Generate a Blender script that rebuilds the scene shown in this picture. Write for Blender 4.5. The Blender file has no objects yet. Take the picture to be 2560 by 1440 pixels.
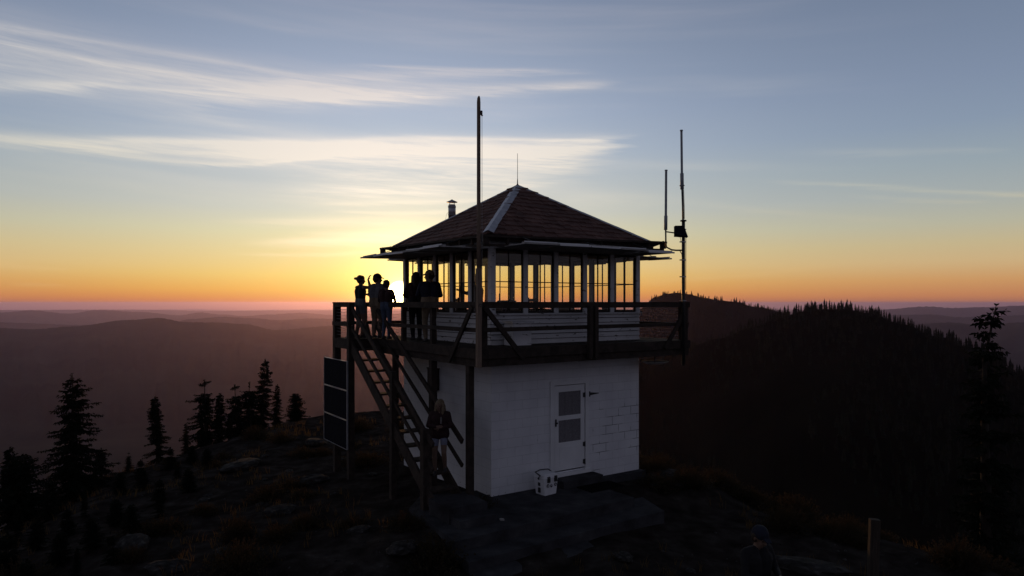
import bpy, bmesh, math, random
import numpy as np
from mathutils import Vector, Matrix, noise as mnoise

# ------------------------------------------------------------------ basics
PI = math.pi
SC = bpy.context.scene
COL = SC.collection
EYE = 4.1                       # camera height over the slab beside the cabin (m)
FPX = 1711.0                    # focal length in photo pixels (2560 wide)
HOR = 757.0                     # photo row of the eye level
SUN_AZ = math.atan2(1000 - 1280, FPX)        # azimuth from +Y, positive to +X
SUN_EL = math.radians(0.75)

def rad(d): return math.radians(d)
def az_of(px): return math.atan2(px - 1280.0, FPX)
def tan_el(px, py): return (HOR - py) / math.hypot(FPX, px - 1280.0)

def zof(py, Y): return EYE + (HOR-py)/FPX*Y
def xof(px, Y): return (px-1280)/FPX*Y

def tag(o, label=None, cat=None, group=None, kind=None):
    if label: o["label"] = label
    if cat: o["category"] = cat
    if group: o["group"] = group
    if kind: o["kind"] = kind
    return o

def empty(name, loc=(0, 0, 0), rz=0.0):
    o = bpy.data.objects.new(name, None)
    o.empty_display_size = 0.2
    COL.objects.link(o)
    o.location = loc
    o.rotation_euler = (0, 0, rz)
    return o

def link(name, me, parent=None, loc=None, rot=None):
    o = bpy.data.objects.new(name, me)
    COL.objects.link(o)
    if parent is not None: o.parent = parent
    if loc is not None: o.location = loc
    if rot is not None: o.rotation_euler = rot
    return o

def copy_tree(o, parent=None):
    c = o.copy()
    COL.objects.link(c)
    c.parent = parent
    for ch in list(o.children):
        copy_tree(ch, c)
    return c

class MB:
    """Collects shapes into one mesh; every shape may carry its own material index."""
    def __init__(self):
        self.v = []; self.f = []; self.m = []; self.s = []
    def add(self, verts, faces, mi=0, smooth=False):
        n = len(self.v)
        self.v.extend(tuple(p) for p in verts)
        for f in faces:
            self.f.append(tuple(i + n for i in f)); self.m.append(mi); self.s.append(smooth)
        return self
    def box(self, lo, hi, mi=0, jit=0.0, rng=None):
        x0, y0, z0 = lo; x1, y1, z1 = hi
        vs = [(x0,y0,z0),(x1,y0,z0),(x1,y1,z0),(x0,y1,z0),(x0,y0,z1),(x1,y0,z1),(x1,y1,z1),(x0,y1,z1)]
        if jit and rng:
            vs = [(x+rng.uniform(-jit,jit), y+rng.uniform(-jit,jit), z+rng.uniform(-jit,jit)) for x,y,z in vs]
        return self.add(vs, [(3,2,1,0),(4,5,6,7),(0,1,5,4),(1,2,6,5),(2,3,7,6),(3,0,4,7)], mi)
    def bar(self, p0, p1, w, h, up=(0,0,1), mi=0):
        """rectangular bar from p0 to p1; w is its width across, h its height along 'up'"""
        p0 = Vector(p0); p1 = Vector(p1)
        d = (p1 - p0).normalized(); u = Vector(up)
        s = d.cross(u)
        if s.length < 1e-4: s = d.cross(Vector((1,0,0)))
        s.normalize(); u = s.cross(d).normalized()
        vs = []
        for p in (p0, p1):
            for a, b in ((-1,-1),(1,-1),(1,1),(-1,1)):
                vs.append(p + s*(a*w/2) + u*(b*h/2))
        return self.add(vs, [(0,1,2,3),(7,6,5,4),(0,4,5,1),(1,5,6,2),(2,6,7,3),(3,7,4,0)], mi)
    def tube(self, pts, radii, n=8, mi=0, smooth=True, cap=True):
        pts = [Vector(p) for p in pts]
        if not hasattr(radii, "__len__"): radii = [radii]*len(pts)
        rings = []
        ref = None
        for i, p in enumerate(pts):
            d = (pts[min(i+1, len(pts)-1)] - pts[max(i-1, 0)])
            if d.length < 1e-9: d = Vector((0,0,1))
            d.normalize()
            if ref is None or abs(ref.dot(d)) > 0.97:
                ref = Vector((0,0,1)) if abs(d.z) < 0.9 else Vector((1,0,0))
            a = d.cross(ref).normalized(); b = d.cross(a).normalized()
            ref = (a.cross(d)).normalized() if False else ref
            rings.append([p + a*(radii[i]*math.cos(2*PI*k/n)) + b*(radii[i]*math.sin(2*PI*k/n)) for k in range(n)])
        vs = [v for r in rings for v in r]
        fs = []
        for i in range(len(pts)-1):
            for k in range(n):
                k2 = (k+1) % n
                fs.append((i*n+k, i*n+k2, (i+1)*n+k2, (i+1)*n+k))
        if cap:
            fs.append(tuple(range(n))[::-1]); fs.append(tuple((len(pts)-1)*n + k for k in range(n)))
        return self.add(vs, fs, mi, smooth)
    def lathe(self, prof, n=16, c=(0,0,0), mi=0, smooth=True):
        cx, cy, cz = c
        vs = []; fs = []
        for r, z in prof:
            for k in range(n):
                vs.append((cx + r*math.cos(2*PI*k/n), cy + r*math.sin(2*PI*k/n), cz + z))
        for i in range(len(prof)-1):
            for k in range(n):
                k2 = (k+1) % n
                fs.append((i*n+k, i*n+k2, (i+1)*n+k2, (i+1)*n+k))
        fs.append(tuple(range(n))[::-1]); fs.append(tuple((len(prof)-1)*n+k for k in range(n)))
        return self.add(vs, fs, mi, smooth)
    def mesh(self, name, mats):
        me = bpy.data.meshes.new(name)
        me.from_pydata(self.v, [], self.f)
        if not isinstance(mats, (list, tuple)): mats = [mats]
        for m in mats: me.materials.append(m)
        me.polygons.foreach_set("material_index", self.m)
        me.polygons.foreach_set("use_smooth", self.s)
        me.update()
        return me
    def build(self, name, mats, parent=None, loc=None, rot=None):
        return link(name, self.mesh(name, mats), parent, loc, rot)

# ------------------------------------------------------------------ node helper
class E:
    """a float socket with arithmetic; every operation adds a Math node"""
    nt = None
    def __init__(self, s): self.s = s
    @staticmethod
    def op(name, *args, clamp=False):
        n = E.nt.nodes.new("ShaderNodeMath"); n.operation = name; n.use_clamp = clamp
        for i, a in enumerate(args):
            if isinstance(a, E): E.nt.links.new(a.s, n.inputs[i])
            else: n.inputs[i].default_value = float(a)
        return E(n.outputs[0])
    def __add__(a, b): return E.op("ADD", a, b)
    __radd__ = __add__
    def __sub__(a, b): return E.op("SUBTRACT", a, b)
    def __rsub__(a, b): return E.op("SUBTRACT", b, a)
    def __mul__(a, b): return E.op("MULTIPLY", a, b)
    __rmul__ = __mul__
    def __truediv__(a, b): return E.op("DIVIDE", a, b)
    def exp(a): return E.op("EXPONENT", a)
    def sstep(a, e0, e1):
        n = E.nt.nodes.new("ShaderNodeMapRange"); n.interpolation_type = "SMOOTHSTEP"
        E.nt.links.new(a.s, n.inputs["Value"])
        n.inputs["From Min"].default_value = e0; n.inputs["From Max"].default_value = e1
        n.inputs["To Min"].default_value = 0.0; n.inputs["To Max"].default_value = 1.0
        return E(n.outputs["Result"])

def s2l(c):
    return tuple(((x/255.0)/12.92 if x/255.0 <= 0.04045 else ((x/255.0+0.055)/1.055)**2.4) for x in c)

def ramp(nt, fac, stops, interp="LINEAR"):
    """colour ramp; stops = [(pos, (r,g,b) linear)]"""
    n = nt.nodes.new("ShaderNodeValToRGB")
    cr = n.color_ramp; cr.interpolation = interp
    while len(cr.elements) < len(stops): cr.elements.new(0.5)
    for e, (p, c) in zip(cr.elements, stops):
        e.position = p; e.color = (*c, 1)
    nt.links.new(fac, n.inputs[0])
    return n.outputs[0]

def mixc(nt, fac, a, b, mode="MIX"):
    n = nt.nodes.new("ShaderNodeMix"); n.data_type = "RGBA"; n.blend_type = mode
    n.clamp_factor = True
    for val, sock in ((fac, n.inputs[0]), (a, n.inputs[6]), (b, n.inputs[7])):
        if isinstance(val, E): nt.links.new(val.s, sock)
        elif isinstance(val, (int, float)): sock.default_value = val
        elif isinstance(val, (tuple, list)): sock.default_value = (*val[:3], 1)
        else: nt.links.new(val, sock)
    return n.outputs[2]

# ------------------------------------------------------------------ render + camera
SC.render.engine = "CYCLES"
SC.view_settings.view_transform = "Standard"
SC.view_settings.look = "None"
SC.view_settings.exposure = 0.0
SC.view_settings.gamma = 1.0
SC.cycles.use_denoising = True
SC.cycles.max_bounces = 6
SC.cycles.diffuse_bounces = 3
SC.cycles.glossy_bounces = 3
SC.cycles.transparent_max_bounces = 24
SC.cycles.volume_bounces = 1
SC.cycles.sample_clamp_indirect = 6.0

cam = bpy.data.cameras.new("camera")
cam.sensor_width = 36.0
cam.lens = 36.0 * FPX / 2560.0
cam.shift_y = (HOR - 720.0) / 2560.0
cam.clip_start = 0.1
cam.clip_end = 200000.0
cam_o = bpy.data.objects.new("camera", cam)
COL.objects.link(cam_o)
cam_o.location = (0, 0, EYE)
cam_o.rotation_euler = (PI/2, 0, 0)
SC.camera = cam_o
# ------------------------------------------------------------------ sky
W = bpy.data.worlds.new("World")
SC.world = W
W.use_nodes = True
W.cycles.sampling_method = "MANUAL"
W.cycles.sample_map_resolution = 2048
def build_sky():
    nt = W.node_tree; nt.nodes.clear(); E.nt = nt
    L = nt.links.new
    out = nt.nodes.new("ShaderNodeOutputWorld")
    bg = nt.nodes.new("ShaderNodeBackground")
    L(bg.outputs[0], out.inputs[0])
    tc = nt.nodes.new("ShaderNodeTexCoord")
    sep = nt.nodes.new("ShaderNodeSeparateXYZ"); L(tc.outputs["Generated"], sep.inputs[0])
    x, y, z = (E(sep.outputs[i]) for i in range(3))
    DEG = 180.0/PI
    az = E.op("ARCTAN2", x, y) * DEG                        # 0 = straight ahead
    el = E.op("ARCSINE", z) * DEG
    sa = SUN_AZ*DEG
    d = az - sa
    # angle to the sun
    sv = (math.sin(SUN_AZ)*math.cos(SUN_EL), math.cos(SUN_AZ)*math.cos(SUN_EL), math.sin(SUN_EL))
    dot = E.op("MINIMUM", x*sv[0] + y*sv[1] + z*sv[2], 0.9999999)
    gam = E.op("ARCCOSINE", dot) * DEG
    # elevation ramps: position = (el + 5) / 50
    def P(e): return (e + 5.0)/50.0
    def el_at(px, py): return math.degrees(math.atan2(HOR-py, math.hypot(FPX, px-1280)))
    pos = ((el + 5.0)/50.0).s
    def mk(px, rows, tail):
        st = [(P(el_at(px, r)), s2l(c)) for r, c in rows] + [(P(e), c) for e, c in tail]
        st.sort(key=lambda t: t[0])
        return ramp(nt, pos, st)
    near = mk(1000, [(800,(150,72,58)),(768,(205,100,62)),(748,(232,140,62)),(725,(246,178,72)),(690,(246,204,108)),(640,(237,212,148)),
                     (585,(226,217,176)),(530,(211,210,197)),(470,(201,204,203)),(380,(186,196,208)),
                     (280,(170,183,204)),(170,(156,169,192)),(60,(143,156,179))], [(26,(.19,.24,.36)),(40,(.07,.085,.12))])
    side = mk(2300, [(800,(118,82,72)),(772,(140,100,80)),(757,(166,108,88)),(738,(190,126,88)),(700,(201,150,100)),(655,(202,173,129)),
                     (610,(194,178,140)),(560,(180,178,158)),(490,(162,170,170)),(410,(148,162,171)),
                     (310,(133,149,170)),(200,(125,140,164)),(90,(118,133,157))], [(26,(.13,.17,.26)),(40,(.055,.07,.10))])
    e0 = (el*0.02 + 0.1)
    back = ramp(nt, ((el + 5.0)/95.0).s, [(0.0,(.06,.05,.06)),(0.06,(.15,.135,.16)),(0.2,(.17,.175,.235)),(0.4,(.08,.09,.13)),(0.62,(.035,.042,.062)),(1.0,(.025,.032,.05))])
    f = (d*d*(-1.0/(25.0*25.0))).exp()
    sky = mixc(nt, f, side, near)
    ad = E.op("ABSOLUTE", d)
    sky = mixc(nt, ad.sstep(50.0, 100.0), sky, back)
    # ---- cirrus: long bands given by azimuth / elevation, broken up by stretched noise
    comb = nt.nodes.new("ShaderNodeCombineXYZ")
    tilt = el + az*0.035
    L((az*0.055).s, comb.inputs[0]); L((tilt*0.85).s, comb.inputs[1])
    def noi(scale, detail, rough, dist=0.0, off=0.0):
        n = nt.nodes.new("ShaderNodeTexNoise")
        n.inputs["Scale"].default_value = scale; n.inputs["Detail"].default_value = detail
        n.inputs["Roughness"].default_value = rough; n.inputs["Distortion"].default_value = dist
        ad_ = nt.nodes.new("ShaderNodeVectorMath"); ad_.operation = "ADD"
        L(comb.outputs[0], ad_.inputs[0]); ad_.inputs[1].default_value = (off, off*1.7, off*0.3)
        L(ad_.outputs[0], n.inputs["Vector"])
        return E(n.outputs["Fac"])
    nA = noi(1.0, 9, 0.66, 0.6)
    nB = noi(3.4, 9, 0.68, 1.1, 7.3)
    nD = noi(0.9, 5, 0.6, 0.5, 11.7)
    nC = noi(0.45, 3, 0.5, 0.2, 3.1)
    streak = (nA*0.62 + nB*0.38).sstep(0.33, 0.66)
    def band(pts, strength, s_az, e_az, keep=0.25):
        """pts: three (px, py, half-width px); s_az/e_az: (px0, px1) where it fades in and out"""
        A = [math.degrees(az_of(p[0])) for p in pts]
        C = [el_at(p[0], p[1]) for p in pts]
        Wd = [math.degrees(p[2]/math.hypot(FPX, p[0]-1280)) for p in pts]
        c2, c1, c0 = (float(k) for k in np.polyfit(A, C, 2))
        w1, w0 = (float(k) for k in np.polyfit(A, Wd, 1))
        c = (az*c2 + c1)*az + c0
        w = E.op("MAXIMUM", az*w1 + w0, 0.08)
        t = (el - c + (nC - 0.5)*1.2 + (nB - 0.5)*0.5)/w
        g = (t*t*-1.0).exp()
        win = None
        if s_az: win = az.sstep(math.degrees(az_of(s_az[0])), math.degrees(az_of(s_az[1])))
        if e_az:
            w2 = (az + (nD - 0.5)*14.0).sstep(math.degrees(az_of(e_az[1])), math.degrees(az_of(e_az[0])))
            win = w2 if win is None else win*w2
        r = g*strength*(streak*(1-keep) + keep)
        return r*win if win is not None else r
    bands = [
        band([(0,125,85),(350,185,66),(800,225,42)], 0.66, None, (700,1250), .34),
        band([(0,215,16),(90,214,18),(220,212,14)], 0.55, None, (160,300), .5),
        band([(600,236,26),(1000,232,20),(1500,212,9)], 0.95, (300,850), (1380,1530), .3),
        band([(650,205,16),(1000,192,13),(1420,178,8)], 0.50, (560,950), (1300,1500), .2),
        band([(0,345,15),(300,368,22),(620,388,24)], 0.95, None, (560,900), .45),
        band([(200,352,10),(600,356,13),(1100,368,18)], 0.75, (60,420), (1000,1300), .4),
        band([(600,374,22),(1000,380,34),(1500,372,20)], 1.1, (420,760), (1470,1580), .45),
        band([(820,440,56),(1150,435,62),(1450,405,34)], 0.85, (620,1000), (1400,1520), .1),
        band([(650,470,10),(950,478,16),(1350,462,20)], 0.55, (600,850), (1250,1430), .15),
        band([(520,552,5),(800,556,9),(1150,556,22)], 0.60, (480,720), (1150,1300), .3),
        band([(600,606,8),(850,604,12),(1100,596,26)], 1.1, (570,760), (1120,1250), .5),
        band([(580,632,4),(750,636,5),(920,634,6)], 0.60, (540,700), (850,980), .4),
        band([(0,70,9),(350,128,9),(760,196,8)], 0.40, None, (550,900), .55),
        band([(0,100,4),(250,150,5),(520,196,4)], 0.42, None, (400,640), .6),
        band([(120,205,5),(420,226,6),(780,252,5)], 0.40, (20,260), (620,900), .6),
        band([(420,214,4),(800,240,4),(1150,262,4)], 0.34, (300,520), (950,1280), .55),
        band([(900,170,4),(1150,176,5),(1420,180,4)], 0.40, (820,1000), (1300,1480), .6),
        band([(300,388,5),(520,410,7),(760,402,5)], 0.50, (120,360), (650,880), .6),
        band([(900,347,6),(1200,352,6),(1540,358,5)], 0.50, (780,950), (1450,1580), .6),
        band([(820,505,5),(1020,507,7),(1240,500,6)], 0.45, (760,880), (1150,1300), .5),
        band([(860,530,4),(1000,534,5),(1160,532,5)], 0.45, (800,900), (1100,1220), .5),
        band([(760,580,6),(940,584,9),(1080,578,12)], 0.60, (700,860), (1060,1200), .5),
        band([(0,660,6),(40,664,6),(90,668,4)], 0.35, None, (50,120), .4),
        band([(20,712,5),(150,716,5),(260,722,4)], 0.28, (0,80), (190,290), .3),
        band([(2000,458,5),(2280,470,7),(2560,484,6)], 0.48, (1850,2200), None, .3),
        band([(2150,488,4),(2330,496,4),(2500,500,3)], 0.30, (2080,2250), (2400,2540), .3),
        band([(1950,384,8),(2250,380,9),(2500,372,6)], 0.22, (1900,2250), (2420,2540), .2),
        band([(1700,505,8),(1950,530,9),(2250,545,8)], 0.22, (1650,1850), (2100,2350), .2),
        band([(1450,500,22),(1600,505,16),(1750,512,8)], 0.30, (1350,1480), (1600,1800), .2),
        band([(1600,702,7),(1800,690,6),(2050,668,5)], 0.35, (1560,1680), (1850,2150), .2),
    ]
    veil = nC.sstep(0.45, 0.75)*el.sstep(4.0, 11.0)*(1 - ad.sstep(18.0, 46.0))*(streak*0.5+0.5)*0.36
    dens = veil
    for b in bands: dens = dens + b
    dens = E.op("MINIMUM", dens, 1.0)
    ccol_near = ramp(nt, pos, [(P(-1),s2l((240,170,110))),(P(2),s2l((255,220,150))),(P(5),s2l((255,236,196))),(P(9),s2l((250,238,224))),(P(14),s2l((240,230,222))),(P(22),s2l((188,184,194)))])
    ccol_side = ramp(nt, pos, [(P(-1),s2l((200,140,100))),(P(3),s2l((218,184,124))),(P(8),s2l((205,200,176))),(P(13),s2l((206,206,202))),(P(22),s2l((172,172,184)))])
    fc = (d*d*(-1.0/(20.0*20.0))).exp()
    ccol = mixc(nt, fc, ccol_side, ccol_near)
    sky = mixc(nt, dens, sky, ccol)
    # ---- sun: disc and the bright air around it
    def addc(base, fac, col):
        n = nt.nodes.new("ShaderNodeMix"); n.data_type = "RGBA"; n.blend_type = "ADD"; n.clamp_factor = False
        L(fac.s, n.inputs[0]); L(base, n.inputs[6]); n.inputs[7].default_value = (*col, 1)
        return n.outputs[2]
    ga = (d*d*0.32 + (el - SUN_EL*DEG)*(el - SUN_EL*DEG))
    sky = addc(sky, (gam*(-1/0.60)).exp()*5.0, (1.0, .74, .18))
    sky = addc(sky, (gam*(-1/2.0)).exp()*1.7, (1.0, .72, .17))
    sky = addc(sky, (gam*(-1/4.4)).exp()*0.55, (1.0, .72, .22))
    sky = addc(sky, (ga*(-1/70.0)).exp()*0.11, (1.0, .84, .55))
    sky = addc(sky, 1 - gam.sstep(0.62, 1.12), (26.0, 19.0, 9.0))
    L(sky, bg.inputs[0])
    bg.inputs[1].default_value = 1.0
build_sky()

sun = bpy.data.lights.new("sun", "SUN")
sun.energy = 0.55
sun.angle = rad(0.53)
sun.color = (1.0, .46, .16)
sun_o = bpy.data.objects.new("sun", sun)
COL.objects.link(sun_o)
sdir = Vector((math.sin(SUN_AZ)*math.cos(SUN_EL), math.cos(SUN_AZ)*math.cos(SUN_EL), math.sin(SUN_EL)))
sun_o.rotation_euler = sdir.to_track_quat("Z", "Y").to_euler()
sun_o.location = sdir*60
# ------------------------------------------------------------------ materials
def new_mat(name):
    m = bpy.data.materials.new(name); m.use_nodes = True
    nt = m.node_tree
    return m, nt, nt.nodes["Principled BSDF"]

def mat_noise(name, stops, scale=6.0, detail=5, rough=0.85, stretch=(1,1,1), bump=0.0, bscale=None, spec=0.25, coords="Object", metal=0.0, dist=0.0):
    m, nt, p = new_mat(name)
    L = nt.links.new
    tc = nt.nodes.new("ShaderNodeTexCoord")
    mp = nt.nodes.new("ShaderNodeMapping"); mp.inputs["Scale"].default_value = stretch
    L(tc.outputs[coords], mp.inputs[0])
    n = nt.nodes.new("ShaderNodeTexNoise"); n.inputs["Scale"].default_value = scale
    n.inputs["Detail"].default_value = detail; n.inputs["Roughness"].default_value = 0.6; n.inputs["Distortion"].default_value = dist
    L(mp.outputs[0], n.inputs["Vector"])
    L(ramp(nt, n.outputs["Fac"], stops), p.inputs["Base Color"])
    p.inputs["Roughness"].default_value = rough
    p.inputs["Specular IOR Level"].default_value = spec
    p.inputs["Metallic"].default_value = metal
    if bump:
        n2 = nt.nodes.new("ShaderNodeTexNoise"); n2.inputs["Scale"].default_value = bscale or scale*3
        n2.inputs["Detail"].default_value = 4
        L(mp.outputs[0], n2.inputs["Vector"])
        b = nt.nodes.new("ShaderNodeBump"); b.inputs["Strength"].default_value = bump; b.inputs["Distance"].default_value = 0.02
        L(n2.outputs["Fac"], b.inputs["Height"]); L(b.outputs[0], p.inputs["Normal"])
    return m

M = {}
M["ground"] = mat_noise("ground_soil", [(.32,(.012,.0095,.0085)),(.5,(.026,.021,.019)),(.66,(.044,.038,.034)),(.8,(.085,.076,.070))], 2.2, 9, 1.0, bump=0.8, bscale=9, spec=0.0)
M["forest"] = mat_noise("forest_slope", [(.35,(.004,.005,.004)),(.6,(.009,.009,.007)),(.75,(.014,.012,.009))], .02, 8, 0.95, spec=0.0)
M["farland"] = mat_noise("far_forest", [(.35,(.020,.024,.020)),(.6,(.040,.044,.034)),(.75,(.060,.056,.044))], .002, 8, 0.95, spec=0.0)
M["rock"] = mat_noise("grey_rock", [(.35,(.014,.013,.0125)),(.55,(.034,.031,.030)),(.75,(.085,.08,.077))], 5, 7, 0.95, bump=0.6, spec=0.05)

# ------------------------------------------------------------------ terrain
def interp(x, pts):
    if x <= pts[0][0]: return pts[0][1]
    for (a, va), (b, vb) in zip(pts, pts[1:]):
        if x <= b:
            t = (x-a)/(b-a); t = t*t*(3-2*t)
            return va + (vb-va)*t
    return pts[-1][1]

def fbm(x, y, oct=4, s=0.0):
    v = 0; a = 1; f = 1
    for _ in range(oct):
        v += a*mnoise.noise(Vector((x*f, y*f, s))); a *= .5; f *= 2.03
    return v

def ease(d, k=2.0):
    """0 for d<<0, d for d>>0"""
    if d/k > 30: return d
    return k*math.log1p(math.exp(d/k))

def summit(x, y):
    """height of the rocky top near the cabin; z = 0 beside the cabin"""
    h = 0.0
    h -= .068*max(0, -x-1.5)
    h -= .052*max(0, x-1.2)
    h -= .030*max(0, 12.0-y)
    h -= .012*max(0, y-20)
    d_r = ((x-3.7)*6.2 + (y-19.6)*4.9)/7.9
    d_b = y - 31.0 + 0.15*(x+9)
    d_l = ((x+9.8)*-13.5 + (y-30)*1.7)/13.6
    d_f = -(y+6) + 0*x
    w = fbm(x*.16, y*.16, 3, 4.0)
    h -= .66*ease(d_r + w*1.2, .5) + .45*ease(d_b + w*1.6, .9) + .55*ease(d_l + w*2.0, .9) + .35*ease(d_f, 1.0)
    return h

HILL_B = [(800,1220),(1000,1090),(1150,1010),(1280,985),(1500,930),(1600,900),(1700,874),(1800,846),(1880,818),(1950,793),(2010,778),(2060,773),(2110,772),
          (2180,784),(2250,809),(2350,842),(2450,878),(2560,940),(2720,1040)]
R_B = 560.0
VALLEY = -620.0
def valley(x, y):
    return VALLEY + 70*fbm(x*.00025, y*.00025, 4, 9.0)

def land(x, y):
    r = math.hypot(x, y)
    n = summit(x, y)
    if r < 26: return n
    a = math.atan2(x, y)
    px = 1280 + FPX*math.tan(a) if abs(a) < 1.2 else (1e5 if a > 0 else -1e5)
    v = valley(x, y)
    if abs(a) < 1.2 and px > 800:
        ye = interp(px, HILL_B)
        zc = tan_el(px, ye)*R_B + EYE
        rel = r - R_B
        shape = zc - ((.30 if rel < 0 else .50)*(math.sqrt(rel*rel + 900) - 30))
        shape += (abs(rel)/R_B)*34*fbm(x*.008, y*.008, 4, 2.0)
        fl = max(shape, v if r > 900 else VALLEY + 140)
        if r < 400: fl = max(fl, -75 - .02*r)
        k = min(1.0, max(0.0, (px-820)/480.0)); k = k*k*(3-2*k)
        fl = v + (fl-v)*k
    else:
        fl = v
    # the slope below the summit eases off with distance
    n2 = n
    if r > 60: n2 = n + (r-60)*.30 if False else n
    return max(n2, fl)

def small_bumps(x, y):
    return .05*fbm(x*1.3, y*1.3, 4, 1.0) + .10*fbm(x*.45, y*.45, 3, 6.0)

def ground_z(x, y):
    dx, dy = x - TC[0], y - TC[1]
    dx0, dy0 = x + .4365, y - 14.36
    z = land(x, y)
    r = math.hypot(x, y)
    k = 1.0 if r > 0 else 0
    b = small_bumps(x, y)
    near = min(1.0, max(0.0, (math.hypot(dx, dy)-4.0)/4.0))
    amp = .35 + near*1.0
    if r > 60: amp += (r-60)*.004
    lx = dx0*math.cos(TA0) + dy0*math.sin(TA0); ly = -dx0*math.sin(TA0) + dy0*math.cos(TA0)
    s_ = max(0.0, min(1.0, (-ly-1.1)/1.1)); s_ *= max(0.0, min(1.0, (lx+4.2)/1.6))
    return z - .06 - .25*s_*s_*(3-2*s_) + b*min(amp, 6.0)
TC = (0.14, 17.32); TA0 = math.radians(34.0)

def build_ground():
    azs = []
    a = -42.0
    while a <= 42.0001: azs.append(a); a += .42
    a = 46.0
    while a < 318-1e-6: azs.append(a); a += 8.0
    rs = [1.2]
    while rs[-1] < 45: rs.append(rs[-1]*1.022)
    while rs[-1] < 440: rs.append(rs[-1]*1.05)
    while rs[-1] < 640: rs.append(rs[-1]*1.016)
    while rs[-1] < 1500: rs.append(rs[-1]*1.06)
    while rs[-1] < 70000: rs.append(rs[-1]*1.10)
    vs = [(0, 0, ground_z(0, .01))]
    for r in rs:
        for a in azs:
            x, y = r*math.sin(rad(a)), r*math.cos(rad(a))
            vs.append((x, y, ground_z(x, y)))
    n = len(azs); fs = []; mi = []
    for k in range(n):
        fs.append((0, 1+(k+1) % n, 1+k)); mi.append(0)
    for i in range(len(rs)-1):
        for k in range(n):
            k2 = (k+1) % n
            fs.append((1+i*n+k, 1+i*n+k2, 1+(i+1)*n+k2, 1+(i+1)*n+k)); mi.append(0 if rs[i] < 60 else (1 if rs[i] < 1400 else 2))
    me = bpy.data.meshes.new("ground")
    me.from_pydata(vs, [], fs)
    for m in (M["ground"], M["forest"], M["farland"]): me.materials.append(m)
    me.polygons.foreach_set("material_index", mi)
    me.polygons.foreach_set("use_smooth", [True]*len(fs))
    me.update()
    o = link("ground", me)
    tag(o, "dark stony summit ground falling away to the valley", "ground", kind="structure")
build_ground()

def ridge(name, label, dist, crest, w_front, w_back, spur, seed, mat, rough=0.0, base=None, mid=0.0):
    """a long hill at a distance: crest given by photo points, flanks down to the valley"""
    az0, az1 = az_of(crest[0][0]), az_of(crest[-1][0])
    na = int(abs(az1-az0)/rad(.16)); nr = 26
    vs = []; fs = []
    b = base if base is not None else VALLEY - 60
    for i in range(na+1):
        a = az0 + (az1-az0)*i/na
        px = 1280 + FPX*math.tan(a)
        zc = tan_el(px, interp(px, crest))*dist/math.cos(0) + EYE
        zc += rough*fbm(a*260, seed, 4, seed)
        dd = dist*(1 + .05*fbm(a*9, seed*3.1, 2, seed))
        zc = EYE + (zc-EYE)*dd/dist
        for j in range(nr+1):
            t = -1 + 2*j/nr
            wv = w_front if t < 0 else w_back
            r = dd + t*wv
            prof = (1-abs(t))
            prof = prof**(1.0+mid)
            z = b + (zc-b)*prof
            k = math.sin(PI*min(1, abs(t)))
            z += k*spur*fbm(a*55 + seed, r*3.0/dist*6, 4, seed)*min(1, abs(zc-b)/400)
            vs.append((r*math.sin(a), r*math.cos(a), z))
    for i in range(na):
        for j in range(nr):
            p = i*(nr+1)+j
            fs.append((p, p+nr+1, p+nr+2, p+1))
    me = bpy.data.meshes.new(name)
    me.from_pydata(vs, [], fs)
    me.materials.append(mat)
    me.polygons.foreach_set("use_smooth", [True]*len(fs))
    me.update()
    o = link(name, me)
    tag(o, label, "hill", kind="structure")
    return o

HILL_C = [(1480,860),(1560,800),(1600,772),(1640,742),(1665,735),(1690,732),(1720,735),(1760,745),(1800,751),(1845,755),(1880,766),(1905,768),(1930,774),(1960,788),(2010,802),(2100,830),(2200,880)]
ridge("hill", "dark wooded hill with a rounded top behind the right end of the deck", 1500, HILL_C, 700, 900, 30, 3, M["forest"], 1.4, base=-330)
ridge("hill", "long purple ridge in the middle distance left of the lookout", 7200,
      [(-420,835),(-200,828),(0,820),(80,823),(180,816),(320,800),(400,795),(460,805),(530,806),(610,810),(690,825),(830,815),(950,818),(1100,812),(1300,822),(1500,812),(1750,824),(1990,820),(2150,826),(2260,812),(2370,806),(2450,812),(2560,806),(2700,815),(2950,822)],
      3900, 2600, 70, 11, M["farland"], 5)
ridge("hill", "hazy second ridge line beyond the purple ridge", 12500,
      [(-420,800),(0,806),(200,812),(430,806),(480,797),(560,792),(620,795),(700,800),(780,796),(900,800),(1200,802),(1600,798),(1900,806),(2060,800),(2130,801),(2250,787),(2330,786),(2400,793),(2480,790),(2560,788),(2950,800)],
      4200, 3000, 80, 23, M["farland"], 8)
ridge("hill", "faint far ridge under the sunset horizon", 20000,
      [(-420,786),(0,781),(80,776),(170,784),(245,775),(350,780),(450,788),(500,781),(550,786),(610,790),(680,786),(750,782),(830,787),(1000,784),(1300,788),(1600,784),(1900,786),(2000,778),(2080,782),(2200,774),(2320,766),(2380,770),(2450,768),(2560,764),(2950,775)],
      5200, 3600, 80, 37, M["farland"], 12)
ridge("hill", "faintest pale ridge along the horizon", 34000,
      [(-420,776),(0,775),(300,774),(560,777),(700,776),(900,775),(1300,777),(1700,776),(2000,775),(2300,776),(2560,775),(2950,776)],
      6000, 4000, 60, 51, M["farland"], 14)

# ------------------------------------------------------------------ air
hz, nt, p = new_mat("haze_air")
nt.nodes.remove(p)
pv = nt.nodes.new("ShaderNodeVolumePrincipled")
pv.inputs["Color"].default_value = (.85, .65, .94, 1)
pv.inputs["Density"].default_value = 2.7e-5
pv.inputs["Anisotropy"].default_value = 0.76
nt.links.new(pv.outputs[0], nt.nodes["Material Output"].inputs["Volume"])
mb = MB().box((-52000, -3000, VALLEY-190), (52000, 68000, EYE + 34))
hz_o = mb.build("haze", hz)
tag(hz_o, "thin evening haze over the valleys", "haze", kind="stuff")
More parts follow.
